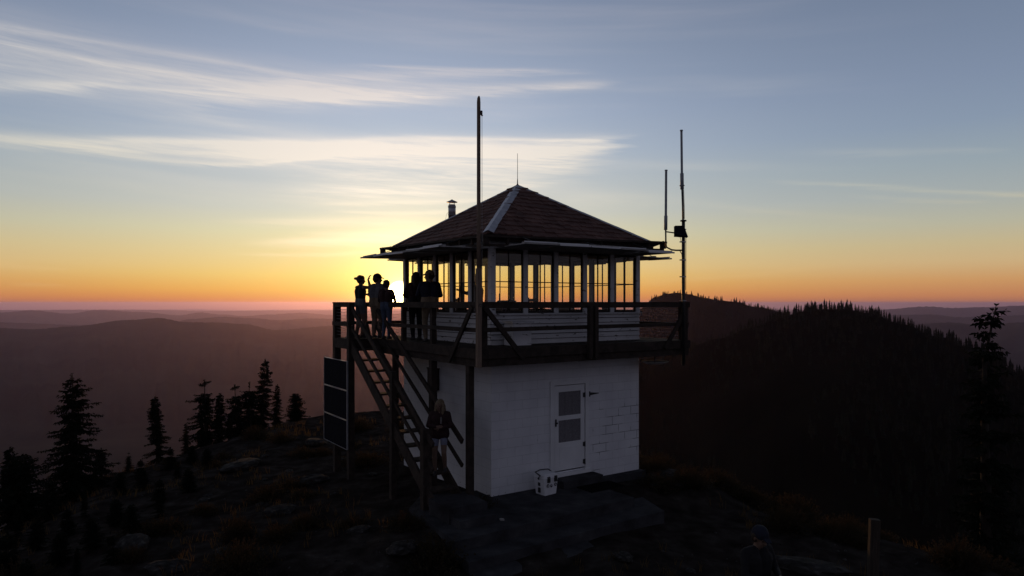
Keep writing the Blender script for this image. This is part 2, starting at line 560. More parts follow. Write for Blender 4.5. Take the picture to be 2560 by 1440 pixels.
# ------------------------------------------------------------------ building materials
def mat_wood(name, dark, light, rough=0.85, scale=3.0, stretch=(1,1,1), bump=.3):
    return mat_noise(name, [(.3, dark), (.7, light)], scale, 8, rough, stretch, bump, scale*6, 0.2, "Object", 0, 1.0)
M["deck_wood"] = mat_wood("weathered_dark_wood", (.018,.0135,.0115), (.055,.040,.033), scale=4)
M["pole_wood"] = mat_wood("old_pole_wood", (.13,.09,.066), (.26,.19,.145), scale=5, stretch=(6,6,.5))
M["grey_board"] = mat_wood("bleached_boards", (.22,.21,.20), (.46,.44,.43), scale=5)
M["black_metal"] = mat_noise("black_metal", [(.3,(.012,.012,.013)),(.7,(.026,.026,.028))], 20, 3, .5, spec=.5)
M["galvanised"] = mat_noise("galvanised_metal", [(.3,(.30,.31,.33)),(.7,(.46,.47,.50))], 9, 5, .42, spec=.5, metal=.5)
M["dark_paint"] = mat_noise("dark_brown_paint", [(.3,(.020,.014,.013)),(.7,(.034,.025,.022))], 8, 4, .7)
M["interior"] = mat_noise("interior_paint", [(.3,(.20,.17,.14)),(.7,(.32,.27,.23))], 4, 5, .8)
M["screen"] = mat_noise("door_screen", [(.3,(.13,.12,.13)),(.7,(.20,.19,.20))], 30, 3, .8)
M["shingle"] = mat_noise("cedar_shingles", [(.3,(.065,.032,.027)),(.55,(.125,.064,.053)),(.75,(.20,.11,.09))], 2.3, 8, .9, (1,1,1), .5, 18)  # base colour reddened to carry the sun flare's tint on the roof
M["flashing"] = mat_noise("ridge_flashing", [(.3,(.34,.34,.38)),(.7,(.50,.50,.55))], 6, 5, .5, spec=.4, metal=.25)
M["concrete"] = mat_noise("dark_concrete", [(.3,(.018,.017,.019)),(.48,(.040,.039,.043)),(.62,(.056,.055,.059)),(.78,(.10,.098,.104))], 1.8, 9, .95, bump=.4, bscale=30, spec=.05)
M["panel_cell"] = mat_noise("solar_cells", [(.4,(.006,.007,.012)),(.6,(.010,.011,.018))], 14, 2, .8, spec=.03)
M["rubber"] = mat_noise("black_rubber", [(.3,(.006,.006,.006)),(.7,(.012,.012,.012))], 20, 3, .95, spec=.0)
M["whip"] = mat_noise("antenna_fibreglass", [(.3,(.22,.23,.25)),(.7,(.32,.33,.35))], 10, 3, .5)

def mat_white(name, lo, hi, chip=(.10,.08,.07), amount=.70, scale=7, block=False, stretch=(1,1,1)):
    m, nt, p = new_mat(name); L = nt.links.new; E.nt = nt
    tc = nt.nodes.new("ShaderNodeTexCoord")
    n = nt.nodes.new("ShaderNodeTexNoise"); n.inputs["Scale"].default_value = 1.6; n.inputs["Detail"].default_value = 7
    L(tc.outputs["Object"], n.inputs["Vector"])
    base = ramp(nt, n.outputs["Fac"], [(.3, lo), (.7, hi)])
    mp = nt.nodes.new("ShaderNodeMapping"); mp.inputs["Scale"].default_value = stretch
    L(tc.outputs["Object"], mp.inputs[0])
    n2 = nt.nodes.new("ShaderNodeTexNoise"); n2.inputs["Scale"].default_value = scale; n2.inputs["Detail"].default_value = 9; n2.inputs["Roughness"].default_value = .65
    L(mp.outputs[0], n2.inputs["Vector"])
    sz_ = nt.nodes.new("ShaderNodeSeparateXYZ"); L(tc.outputs["Object"], sz_.inputs[0])
    low = 1 - E(sz_.outputs[2]).sstep(-.05, .55)
    peel = (E(n2.outputs["Fac"]) + (low*0.13 if block else 0.0)).sstep(amount, amount+.03)
    col = mixc(nt, peel, base, chip)
    hgt = None
    if block:
        sep = nt.nodes.new("ShaderNodeSeparateXYZ"); L(tc.outputs["Object"], sep.inputs[0])
        X = E(sep.outputs[0]); Y = E(sep.outputs[1]); Z = E(sep.outputs[2])
        cb = nt.nodes.new("ShaderNodeCombineXYZ"); L((X + Y).s, cb.inputs[0]); L(Z.s, cb.inputs[1])
        br = nt.nodes.new("ShaderNodeTexBrick")
        br.inputs["Scale"].default_value = 1.0; br.inputs["Brick Width"].default_value = .40; br.inputs["Row Height"].default_value = .20
        br.inputs["Mortar Size"].default_value = .007; br.inputs["Mortar Smooth"].default_value = .4
        br.inputs["Color1"].default_value = (0,0,0,1); br.inputs["Color2"].default_value = (0,0,0,1); br.inputs["Mortar"].default_value = (1,1,1,1)
        L(cb.outputs[0], br.inputs["Vector"])
        mort = E(br.outputs["Fac"])
        # open joints: some courses only, mostly on the half beyond the door
        n3 = nt.nodes.new("ShaderNodeTexNoise"); n3.inputs["Scale"].default_value = 1.0; n3.inputs["Detail"].default_value = 3
        mp3 = nt.nodes.new("ShaderNodeMapping"); mp3.inputs["Scale"].default_value = (1.1, 1.1, 2.4)
        L(tc.outputs["Object"], mp3.inputs[0]); L(mp3.outputs[0], n3.inputs["Vector"])
        zone = X.sstep(2.3, 2.9)*(1 - Z.sstep(1.75, 2.0))*Z.sstep(.2, .6)*0.15
        crack = mort*((E(n3.outputs["Fac"]) + zone).sstep(.66, .72))
        col = mixc(nt, crack*0.9, col, (.03,.028,.03))
        col = mixc(nt, mort*0.22, col, (.2,.2,.2))
        hgt = E(n2.outputs["Fac"])*0.5 - mort*0.8
    b = nt.nodes.new("ShaderNodeBump"); b.inputs["Strength"].default_value = .5; b.inputs["Distance"].default_value = .01
    L((hgt if hgt else E(n2.outputs["Fac"])*0.6 - peel*0.6).s, b.inputs["Height"]); L(b.outputs[0], p.inputs["Normal"])
    L(col, p.inputs["Base Color"]); p.inputs["Roughness"].default_value = .75; p.inputs["Specular IOR Level"].default_value = .25
    return m
M["block_wall"] = mat_white("whitewashed_block", (.60,.60,.63), (.72,.72,.74), (.2,.19,.19), .76, 9, True)
M["white_paint"] = mat_white("peeling_white_paint", (.52,.51,.52), (.66,.65,.66), (.10,.08,.07), .60, 5, False, (1,1,3))
M["clean_white"] = mat_white("white_trim_paint", (.62,.62,.63), (.74,.74,.75), (.2,.18,.17), .74, 8)

def mat_glass():
    m, nt, p = new_mat("window_glass"); L = nt.links.new; E.nt = nt
    nt.nodes.remove(p)
    tr = nt.nodes.new("ShaderNodeBsdfTransparent"); tr.inputs[0].default_value = (.95,.94,.91,1)
    gl = nt.nodes.new("ShaderNodeBsdfGlossy"); gl.inputs["Roughness"].default_value = .03
    fr = nt.nodes.new("ShaderNodeLayerWeight"); fr.inputs["Blend"].default_value = .12
    mx = nt.nodes.new("ShaderNodeMixShader")
    L((E.op("POWER", E(fr.outputs["Facing"]), 5.0)*.5 + .035).s, mx.inputs[0]); L(tr.outputs[0], mx.inputs[1]); L(gl.outputs[0], mx.inputs[2])
    L(mx.outputs[0], nt.nodes["Material Output"].inputs[0])
    return m
M["glass"] = mat_glass()

# ------------------------------------------------------------------ the lookout: local x along the door side, y along the stair side
TA = math.radians(34.0)
TORG = Vector((-.4365, 14.36, 0.0))
S = 4.27
WK = .82               # catwalk width
Z_DECK, Z_RAIL, Z_SILL, Z_HEAD, Z_EAVE, Z_TOP = 3.21, 4.10, 3.87, 5.25, 5.48, 7.06
cR = Vector((math.cos(TA), math.sin(TA), 0)); cL = Vector((-math.sin(TA), math.cos(TA), 0))
def T(x, y, z=0.0):
    """tower coordinates to the world"""
    p = TORG + cR*x + cL*y
    return Vector((p.x, p.y, z))
rng = random.Random(7)

tower = empty("fire_lookout", TORG, TA)
tag(tower, "white two-storey fire lookout with a hip roof, windowed cab and wooden catwalk", "lookout tower")

# --- lower storey: four block walls with a door opening
DX0, DX1, DZ0, DZ1 = 1.64, 2.55, .30, 2.25
w = MB(); th = .22; zb = -1.2
w.box((0, 0, zb), (DX0, th, 2.90)); w.box((DX1, 0, zb), (S, th, 2.90))
w.box((DX0, 0, DZ1), (DX1, th, 2.90)); w.box((DX0, 0, zb), (DX1, th, DZ0))
w.box((0, S-th, zb), (S, S, 2.90))
w.box((0, th, zb), (th, S-th, 2.90)); w.box((S-th, th, zb), (S, S-th, 2.90))
w.build("lower_wall", M["block_wall"], tower)
# door with frame
fr = MB()
fr.box((DX0-.10, -.035, DZ0-.02), (DX0, .06, DZ1+.10)); fr.box((DX1, -.035, DZ0-.02), (DX1+.10, .06, DZ1+.10))
fr.box((DX0, -.035, DZ1), (DX1, .06, DZ1+.10)); fr.box((DX0-.12, -.06, DZ0-.14), (DX1+.14, .06, DZ0-.02))
fr.build("door_frame", M["clean_white"], tower)
dr = MB(); a0, a1, z0, z1 = DX0+.020, DX1-.016, DZ0+.034, DZ1-.018
sx0, sx1 = a0+.12, a1-.11
sz = (z0+.62, z0+1.12, z0+1.22, z1-.14)
dr.box((a0, -.012, z0), (sx0, .035, z1)); dr.box((sx1, -.012, z0), (a1, .035, z1))
dr.box((sx0, -.012, z0), (sx1, .035, sz[0])); dr.box((sx0, -.012, sz[1]), (sx1, .035, sz[2])); dr.box((sx0, -.012, sz[3]), (sx1, .035, z1))
dr.box((sx0+.03, -.018, z0+.08), (sx1-.03, -.010, sz[0]-.1))
door = dr.build("door", M["clean_white"], tower)
for za, zb_ in ((sz[0], sz[1]), (sz[2], sz[3])):
    q = MB(); q.box((sx0, .008, za), (sx1, .02, zb_))
    for t in (.3, .62): q.box((sx0 + (sx1-sx0)*t, .003, za), (sx0 + (sx1-sx0)*t + .012, .0085, zb_))
    q.build("screen_panel", M["screen"], door)
q = MB(); q.box((a0+.02, -.035, z0+1.0), (a0+.05, -.012, z0+1.16)); q.tube([(a0+.035, -.035, z0+1.08), (a0+.035, -.075, z0+1.08)], [.012,.022], 8)
q.build("handle", M["black_metal"], door)
for zz in (z0+.12, z0+.52, z1-.25):
    q = MB(); q.box((a1-.05, -.026, zz-.05), (a1+.0, -.012, zz+.05)); q.tube([(a1+.004, -.024, zz-.06), (a1+.004, -.024, zz+.06)], .011, 6)
    q.build("hinge", M["black_metal"], door)
q = MB(); q.box((DX1+.115, -.03, 1.93), (DX1+.145, -.001, 2.05)); q.add([(DX1+.145,-.014,1.955),(DX1+.145,-.014,2.025),(DX1+.42,-.014,1.997),(DX1+.42,-.014,1.983),
      (DX1+.145,-.003,1.955),(DX1+.145,-.003,2.025),(DX1+.42,-.003,1.997),(DX1+.42,-.003,1.983)], [(0,1,2,3),(7,6,5,4),(0,4,5,1),(1,5,6,2),(2,6,7,3),(3,7,4,0)])
q.build("strap_hinge", M["black_metal"], tower)
q = MB(); q.box((-.14, 2.30, 2.02), (-.005, 2.66, 2.52)); q.box((-.15, 2.28, 2.52), (-.002, 2.68, 2.545)); q.tube([(-.07,2.48,2.02),(-.07,2.48,.3)], .018, 6)
q.build("electrical_box", M["dark_paint"], tower)
q = MB(); q.tube([(S+.02, .06, 2.9), (S+.03, .06, 1.6), (S+.02, .07, .1)], .008, 5); q.lathe([(.03,0),(.03,.04)], 8, (S+.02,.06,2.6))
q.build("wall_cable", M["black_metal"], tower)

# --- catwalk
X0, X1 = -WK, S+WK
EL = 1.56             # outer edge of the stair landing
LY0 = 4.03            # where the landing begins
dk = MB()
def planks(x0, x1, y0, y1, along_x, wd=.14):
    t = y0 if along_x else x0
    end = y1 if along_x else x1
    while t < end - .02:
        u = min(t+wd-.008, end)
        zt = Z_DECK + rng.uniform(-.004, .004)
        if along_x: dk.box((x0, t, zt-.038), (x1, u, zt))
        else: dk.box((t, y0, zt-.038), (u, y1, zt))
        t += wd
planks(X0, X1, X0, 0, True); planks(X0, X1, S, X1, True)
planks(X0, 0, 0, S, False); planks(S, X1, 0, S, False)
planks(-EL, X0, LY0, X1, True)
jz = Z_DECK-.042
for t in np.arange(X0+.3, X1-.1, .41):
    dk.box((t, X0+.05, jz-.19), (t+.045, 0, jz)); dk.box((t, S, jz-.19), (t+.045, X1-.05, jz))
    if 0 < t < S-.05: dk.box((X0+.05, t, jz-.19), (0, t+.045, jz)); dk.box((S, t, jz-.19), (X1-.05, t+.045, jz))
for t in (LY0+.2, LY0+.62): dk.box((-EL+.05, t, jz-.19), (X0-.002, t+.045, jz))
# two layers of rim beam, one above the other
for zt, zbm, pr in ((Z_DECK-.005, Z_DECK-.20, .0), (Z_DECK-.203, Z_DECK-.36, -.05)):
    dk.box((X0-.045-pr, X0-.05+pr*-1, zbm), (X1+.045, X0+pr*-1, zt))
    dk.box((X0-.05-pr, X1, zbm), (X1+.045, X1+.05, zt))
    dk.box((X0-.05-pr, X0+.001-pr, zbm), (X0-pr, LY0, zt))
    dk.box((X1, X0+.001-pr, zbm), (X1+.05, X1-.001, zt))
dk.box((-EL-.05, LY0-.05, Z_DECK-.25), (-EL, X1+.05, Z_DECK-.005)); dk.box((-EL, X1, Z_DECK-.25), (X0-.053, X1+.05, Z_DECK-.005))
dk.box((-EL, LY0-.05, Z_DECK-.25), (X0-.053, LY0, Z_DECK-.05))
# slab edge of the floor between the storeys
dk.box((.0, .0, 2.902), (S, S, jz-.004))
deck = dk.build("catwalk", M["deck_wood"], tower)

def post(x, y, z0, z1, s=.10, name="post", mat="deck_wood", par=None, s2=None):
    q = MB(); s2 = s2 or s
    j = [rng.uniform(-.006, .006) for _ in range(4)]
    q.bar((x+j[0], y+j[1], z0), (x+j[2], y+j[3], z1), s, s2, up=(0,1,0))
    return q.build(name, M[mat], par or deck)
E0 = X0+.045; E1 = X1-.045
# posts of the railing (the pair in the middle of the door side as in the photo)
for x, y in ((E0+.03,E0),(E0+.14,E0+.03),(E1,E0),(E1-.115,E0+.01),(E0,E1),(E1,E1)): post(x, y, Z_DECK-.35, Z_RAIL-.02, .10)
for x in (1.925, 2.075): post(x, X0-.105, Z_DECK-.30, Z_RAIL-.06, .095)
post(E1+.02, 2.1, Z_DECK, Z_RAIL-.03); post(2.1, E1, Z_DECK, Z_RAIL-.03)
post(E0-.005, 1.14, Z_DECK-.3, Z_RAIL-.02); post(E0-.005, 2.6, Z_DECK-.3, Z_RAIL-.02)
# landing posts run down to the ground
post(-EL+.04, LY0+.05, -1.3, Z_RAIL-.02, .15, "landing_post"); post(-EL+.04, X1-.03, -1.3, Z_RAIL-.02, .16, "landing_post")
# posts under the deck
post(E0, -.44, -1.0, Z_DECK-.36, .125, "support_post"); post(E0, 1.14, -.9, Z_DECK-.36, .135, "support_post")
post(E0, 3.1, -1.2, Z_DECK-.36, .12, "support_post"); post(E1, E1, -3, Z_DECK-.36, .12, "support_post")

def rail(p0, p1, w, h, name="rail"):
    q = MB(); n = 6
    P0, P1 = Vector(p0), Vector(p1)
    prev = P0
    q.bar(P0, P1, w, h)
    return q.build(name, M["deck_wood"], deck)
zt = Z_RAIL-.045; zm = Z_RAIL-.53
rail((X0-.03, X0-.022, zt), (X1+.03, X0-.022, zt), .045, .125)
rail((X0-.03, X0+.05, Z_RAIL+.002), (X1+.03, X0+.05, Z_RAIL+.002), .15, .035)
rail((X0, X0-.022, zm), (X1, X0-.022, zm+.02), .04, .085)
rail((X1+.022, X0, zt), (X1+.022, X1, zt), .045, .125); rail((X1+.022, X0, zm), (X1+.022, X1, zm), .04, .085)
rail((X0, X1+.022, zt), (X1, X1+.022, zt), .045, .125); rail((X0, X1+.022, zm), (X1, X1+.022, zm), .04, .085)
rail((X0-.022, X0+.01, zt), (X0-.022, LY0, zt), .045, .125); rail((X0-.022, X0+.01, zm), (X0-.022, LY0, zm), .04, .085)
rail((X0+.05, X0+.14, Z_RAIL+.0025), (X0+.05, LY0, Z_RAIL+.0025), .15, .035)
rail((-EL-.02, LY0-.05, zt), (-EL-.02, X1+.03, zt), .045, .125); rail((-EL-.045, LY0-.05, zm), (-EL-.045, X1+.03, zm), .045, .10)
rail((-EL, X1+.022, zt), (X0, X1+.022, zt), .045, .125); rail((-EL, X1+.022, zm), (X0, X1+.022, zm), .04, .085)
rail((-EL+.02, LY0-.02, Z_RAIL+.002), (-EL+.02, X1+.05, Z_RAIL+.002), .15, .035)
# diagonal braces at the corners
def brace(p0, p1, up):
    q = MB(); q.bar(p0, p1, .045, .10, up); q.build("brace", M["deck_wood"], deck)
brace((X0+.10, X0-.075, Z_RAIL-.08), (X0+1.02, X0-.075, Z_DECK-.22), (1,0,1))
brace((X0-.075, X0+.10, Z_RAIL-.08), (X0-.075, X0+1.02, Z_DECK-.30), (0,1,1))
brace((X1-.12, X0-.075, Z_RAIL-.12), (X1-.86, X0-.075, Z_DECK-.18), (-1,0,1))
brace((X0-.072, X1-.15, Z_RAIL-.12), (X0-.072, X1-.86, Z_DECK-.18), (0,-1,1))
# wire infill of the railings
def wires(p0, p1, z0, z1, n, name="wire_infill"):
    q = MB()
    for i in range(n):
        z = z0 + (z1-z0)*(i+.5)/n
        a = Vector((*p0, z)); b = Vector((*p1, z)); mid = (a+b)/2 - Vector((0,0,.012))
        q.tube([a, mid, b], .0028, 4, cap=False)
    q.build(name, M["galvanised"], deck)
wires((X1-.01, X0+.05), (X1-.01, X1-.05), Z_DECK+.05, Z_RAIL-.12, 9)
wires((X0+.05, X1-.01), (X1-.05, X1-.01), Z_DECK+.05, Z_RAIL-.12, 9)
wires((-EL-.0, LY0+.1), (-EL-.0, X1-.05), Z_DECK+.05, Z_RAIL-.12, 9)
wires((-EL+.1, X1-.01), (X0, X1-.01), Z_DECK+.05, Z_RAIL-.12, 9)

# --- staircase along the left side
SL = .66
def nose(u): return Z_DECK - SL*(LY0-u)
st = MB(); UB = -.42
for xx in (-EL+.03, X0-.10):
    st.bar((xx, LY0+.05, nose(LY0+.05)-.16), (xx, UB, nose(UB)-.16), .05, .26)
stairs = st.build("staircase", M["deck_wood"], tower)
nt_ = 12
for i in range(1, nt_+1):
    zt_ = Z_DECK - i*.232
    u = LY0 - i*.232/SL
    q = MB(); q.box((-EL+.056, u, zt_-.042), (X0-.126, u+.27, zt_))
    q.build("tread", M["deck_wood"], stairs)
for xx in (-EL+.03, X0-.06):
    for off, hh in ((1.0, .11), (.52, .075)):
        q = MB(); q.bar((xx, LY0, nose(LY0)+off-.22), (xx, UB+.1, nose(UB+.1)+off), .045, hh)
        q.build("handrail", M["deck_wood"], stairs)
post(-EL+.02, .0, -.6, nose(0)+1.06, .15, "newel_post", par=stairs); post(-EL+.02, 1.53, -.9, nose(1.53)+1.06, .12, "newel_post", par=stairs)

# --- cab walls below the windows: lap siding
sd = MB(); nb = 6
bh = (Z_SILL - Z_DECK)/nb
def lap(face, z):
    o, i_ = .034, .008      # bottom edge stands out
    lo, hi = .0, S
    A = {0: lambda t, d: (t, -d), 1: lambda t, d: (S+d, t), 2: lambda t, d: (S-t, S+d), 3: lambda t, d: (-d, S-t)}[face]
    wv = [rng.uniform(-.004, .004) for _ in range(2)]
    p = [A(lo, o)+(z+wv[0],), A(hi, o)+(z+wv[1],), A(hi, i_)+(z+bh-.014,), A(lo, i_)+(z+bh-.014,),
         A(lo, -.01)+(z,), A(hi, -.01)+(z,), A(hi, -.01)+(z+bh-.014,), A(lo, -.01)+(z+bh-.014,)]
    sd.add(p, [(0,1,2,3),(7,6,5,4),(0,4,5,1),(1,5,6,2),(2,6,7,3),(3,7,4,0)])
for f_ in range(4):
    for k in range(nb): lap(f_, Z_DECK + k*bh)
sd.box((.02, .02, Z_DECK+.002), (S-.02, .09, Z_SILL-.03), 1); sd.box((.02, S-.09, Z_DECK+.002), (S-.02, S-.02, Z_SILL-.03), 1)  # backing coloured dark so the gaps draw the shadow lines between boards
sd.box((.02, .092, Z_DECK+.002), (.09, S-.092, Z_SILL-.03), 1); sd.box((S-.09, .092, Z_DECK+.002), (S-.02, S-.092, Z_SILL-.03), 1)
sd.build("siding", [M["white_paint"], M["deck_wood"]], tower)
sl = MB()
sl.box((-.06, -.06, Z_SILL-.03), (S+.06, .10, Z_SILL+.005)); sl.box((-.06, S-.10, Z_SILL-.03), (S+.06, S+.06, Z_SILL+.005))
sl.box((-.06, .102, Z_SILL-.03), (.10, S-.102, Z_SILL+.005)); sl.box((S-.10, .102, Z_SILL-.03), (S+.06, S-.102, Z_SILL+.005))
sl.build("window_sill", M["white_paint"], tower)
fl = MB(); fl.box((.092, .092, Z_DECK+.001), (S-.092, S-.092, Z_DECK+.03)); fl.build("cab_floor", M["interior"], tower)
hd = MB()
for lo, hi in (((-.03,-.03,Z_HEAD),(S+.03,.09,Z_EAVE)), ((-.03,S-.09,Z_HEAD),(S+.03,S+.03,Z_EAVE)), ((-.03,.092,Z_HEAD),(.09,S-.092,Z_EAVE)), ((S-.09,.092,Z_HEAD),(S+.03,S-.092,Z_EAVE))): hd.box(lo, hi)
hd.build("head_beam", M["white_paint"], tower)
ce = MB(); ce.box((.092,.092,Z_HEAD+.06),(S-.092,S-.092,Z_HEAD+.09)); ce.build("cab_ceiling", M["interior"], tower)

# corner posts, mullions, windows
def face_pt(f, t, d):
    return {0: (t, -d), 1: (S+d, t), 2: (S-t, S+d), 3: (-d, S-t)}[f]
def fbox(mbb, f, t0, t1, d0, d1, z0, z1, mi=0):
    a = face_pt(f, t0, d0); b = face_pt(f, t1, d1)
    mbb.box((min(a[0],b[0]), min(a[1],b[1]), z0), (max(a[0],b[0]), max(a[1],b[1]), z1), mi)
for cx, cy in ((0,0),(S,0),(S,S),(0,S)):
    q = MB(); q.box((cx-.10 if cx else -.022, cy-.10 if cy else -.022, Z_SILL+.006), (cx+.022 if cx else .10, cy+.022 if cy else .10, Z_HEAD-.001))
    q.build("corner_post", M["white_paint"], tower)
NB = 5; MW = .115; CW = .10
bay = (S - 2*CW - (NB-1)*MW)/NB
for f_ in range(4):
    for k in range(1, NB):
        t0 = CW + k*bay + (k-1)*MW
        q = MB(); fbox(q, f_, t0, t0+MW, .018, -.085, Z_SILL+.006, Z_HEAD-.001); q.build("mullion", M["white_paint"], tower)
    for k in range(NB):
        t0 = CW + k*(bay+MW); t1 = t0 + bay
        q = MB(); z0, z1 = Z_SILL+.006, Z_HEAD-.001; sw = .024
        fbox(q, f_, t0+.001, t0+sw, -.012, -.05, z0, z1); fbox(q, f_, t1-sw, t1-.001, -.012, -.05, z0, z1)
        fbox(q, f_, t0+sw, t1-sw, -.012, -.05, z0, z0+.05); fbox(q, f_, t0+sw, t1-sw, -.012, -.05, z1-.045, z1)
        zc = 4.55; tc_ = (t0+t1)/2
        fbox(q, f_, tc_-.009, tc_+.009, -.016, -.046, z0+.05, z1-.045)
        fbox(q, f_, t0+sw, tc_-.009, -.016, -.046, zc-.010, zc+.010); fbox(q, f_, tc_+.009, t1-sw, -.016, -.046, zc-.010, zc+.010)
        win = q.build("window", M["dark_paint"], tower)
        g = MB(); fbox(g, f_, t0+sw-.003, t1-sw+.003, -.029, -.033, z0+.047, z1-.042)
        g.build("pane", M["glass"], win)

# --- shutters propped up level all round
for f_ in range(4):
    for k in range(NB):
        t0 = CW - .05 + k*(S-2*CW+.10)/NB; t1 = t0 + (S-2*CW+.10)/NB - .012
        q = MB(); zl = Z_HEAD - .01; dz = rng.uniform(-.035, .03); dz2 = rng.uniform(-.02, .02)
        L_ = 1.2
        npl = 5
        for j in range(npl):
            ta = t0 + (t1-t0)*j/npl; tb = t0 + (t1-t0)*(j+1)/npl - .006
            A = [face_pt(f_, ta, .03), face_pt(f_, tb, .03), face_pt(f_, tb, L_ + rng.uniform(-.03,.02)), face_pt(f_, ta, L_ + rng.uniform(-.03,.02))]
            zz = [zl, zl, zl+dz+dz2*j/npl, zl+dz+dz2*j/npl]
            q.add([(a[0],a[1],z) for a,z in zip(A,zz)] + [(a[0],a[1],z+.02) for a,z in zip(A,zz)],
                  [(3,2,1,0),(4,5,6,7),(0,1,5,4),(1,2,6,5),(2,3,7,6),(3,0,4,7)])
        for d_ in (.18, .62, 1.08):
            a = face_pt(f_, t0+.01, d_); b = face_pt(f_, t1-.01, d_)
            zz = zl + .034 + dz*d_/L_
            q.bar((a[0],a[1],zz), (b[0],b[1],zz+dz2*.8*d_/L_), .085, .024)
        for zq, lq in ((.0, L_+.012), (.034, L_-.06)):
            a = face_pt(f_, t0+.004, lq); b = face_pt(f_, t1-.004, lq)
            q.bar((a[0],a[1],zl+dz+zq+.012), (b[0],b[1],zl+dz+dz2*.8+zq+.012), .020, .026 if zq else .034, mi=1 if (k + f_ + int(zq > 0)) % 3 else 0)
        q.build("shutter", [M["grey_board"], M["clean_white"]], tower)
        # prop rods under the outer end
        if k in (0, 2, 4):
            q = MB(); a = face_pt(f_, (t0+t1)/2, 1.02); b = face_pt(f_, (t0+t1)/2, .30)
            q.tube([(a[0],a[1],zl+dz*.85+.05), (b[0],b[1],Z_EAVE+.02)], .008, 5); q.build("prop_rod", M["black_metal"], tower)

# --- roof
OH = .22
cx_ = S/2; half = S/2 + OH
ZE = Z_EAVE + .045; rise = Z_TOP - ZE
rf = MB()
rf.add([(-OH,-OH,ZE),(S+OH,-OH,ZE),(S+OH,S+OH,ZE),(-OH,S+OH,ZE),(cx_,cx_,Z_TOP-.06)], [(3,2,1,0),(0,1,4),(1,2,4),(2,3,4),(3,0,4)])
ncs = 13
for f_ in range(4):
    ang = f_*PI/2; ca, sa_ = math.cos(ang), math.sin(ang)
    def loc(t, s, lift):
        """t along the eave (-half..half), s 0 at the eave .. 1 at the top"""
        yy = -half*(1-s); zz = ZE + rise*s + lift
        return (cx_ + t*ca - yy*sa_, cx_ + t*sa_ + yy*ca, zz)
    for c in range(ncs):
        s0, s1 = c/ncs - .012, (c+1)/ncs + .035
        s0 = max(s0, -.03)
        t = -half*(1-s0)
        end = half*(1-s0)
        while t < end-.01:
            wd = rng.uniform(.10, .26); t2 = min(t+wd, end)
            ds = rng.uniform(-.010, .014); lf = rng.uniform(.035, .056)
            h1 = half*(1-min(s1, 1.0))
            ta, tb = max(-h1, min(h1, t)), max(-h1, min(h1, t2-.006))
            if tb - ta < .004: ta, tb = ta-.002, tb+.002
            vs = [loc(t, s0+ds, lf), loc(t2-.006, s0+ds, lf), loc(tb, min(s1,1.0), .004), loc(ta, min(s1,1.0), .004),
                  loc(t, s0+ds, lf-.026), loc(t2-.006, s0+ds, lf-.026)]
            rf.add(vs, [(0,1,2,3),(4,5,1,0),(4,0,3),(5,2,1)])
            t = t2
roof = rf.build("roof", M["shingle"], tower)
for sx, sy in ((-1,-1),(1,-1),(1,1),(-1,1)):
    q = MB()
    a = Vector((cx_+sx*half*1.0, cx_+sy*half*1.0, ZE+.055)); b = Vector((cx_+sx*.02, cx_+sy*.02, Z_TOP+.0))
    d_ = (b-a).normalized()
    n1 = Vector((sx*rise, 0, half)).normalized(); n2 = Vector((0, sy*rise, half)).normalized()
    e1 = n1.cross(d_).normalized(); e2 = n2.cross(d_).normalized()
    # wings on both sides, falling with the roof planes
    f1 = e1 if e1.dot(Vector((0,-sy,0))) > 0 else -e1
    f2 = e2 if e2.dot(Vector((-sx,0,0))) > 0 else -e2
    wv = .125 if (sx, sy) == (-1, -1) else .07
    up = Vector((0,0,.022)); dn = Vector((0,0,.008))
    segs = 8
    for k in range(segs):
        p0 = a + (b-a)*(k/segs); p1 = a + (b-a)*((k+1)/segs + .01)
        st_ = .003*(k % 2)
        for ff in (f1, f2):
            vs = [p0+up+Vector((0,0,st_)), p1+up+Vector((0,0,st_)), p1+ff*wv+dn*1.5, p0+ff*(wv+rng.uniform(-.02,.01))+dn*1.5]
            vs += [v - Vector((0,0,.006)) for v in vs]
            q.add(vs, [(0,1,2,3),(7,6,5,4),(0,4,5,1),(1,5,6,2),(2,6,7,3),(3,7,4,0)])
    q.build("hip_flashing", M["flashing"], roof)
# broken box of fascia boards around the eave
for f_ in range(4):
    q = MB()
    def fp(t, d, z):
        a = face_pt(f_, t, d); return (a[0], a[1], z)
    zc = {(0,0): ZE-.06, (1,0): ZE+.06, (1,1): ZE+.03, (0,1): ZE+.02}
    ends = [((0,0),(1,0)), ((1,0),(1,1)), ((1,1),(0,1)), ((0,1),(0,0))][f_]
    if f_ == 3: ends = ((0,1),(0,0))
    if f_ == 2: ends = ((1,1),(0,1))
    za, zb2 = zc[ends[0]], zc[ends[1]]
    dd = .46
    zat = lambda t: za + (zb2-za)*(t/S)
    q.bar(fp(-OH-.02, OH+.02, ZE-.085), fp(S+OH+.02, OH+.02, ZE-.085), .03, .13)
    q.bar(fp(-dd-.02, dd, zat(0)-.02), fp(S+dd+.02, dd, zat(S)-.02), .035, .045)
    q.bar(fp(-dd+.03, dd-.05, zat(0)-.20), fp(S+dd-.03, dd-.05, zat(S)-.20), .035, .055)
    q.bar(fp(-OH-.1, OH+.12, zat(0)+.0), fp(S+OH+.1, OH+.12, zat(S)+.0), .09, .02)
    for t in list(np.linspace(-.40, S+.40, 11)):
        q.bar(fp(t, .02, ZE-.03), fp(t, dd-.02, zat(t)-.02), .045, .05)
        if rng.random() < .75 or t < 0 or t > S: q.bar(fp(t+.03, dd-.045, zat(t)-.18), fp(t+.03, dd-.045, zat(t)-.02), .10 if t < 0 or t > S else .05, .06, up=(0,1,0))
    q.build("eave_board", M["deck_wood"], roof)
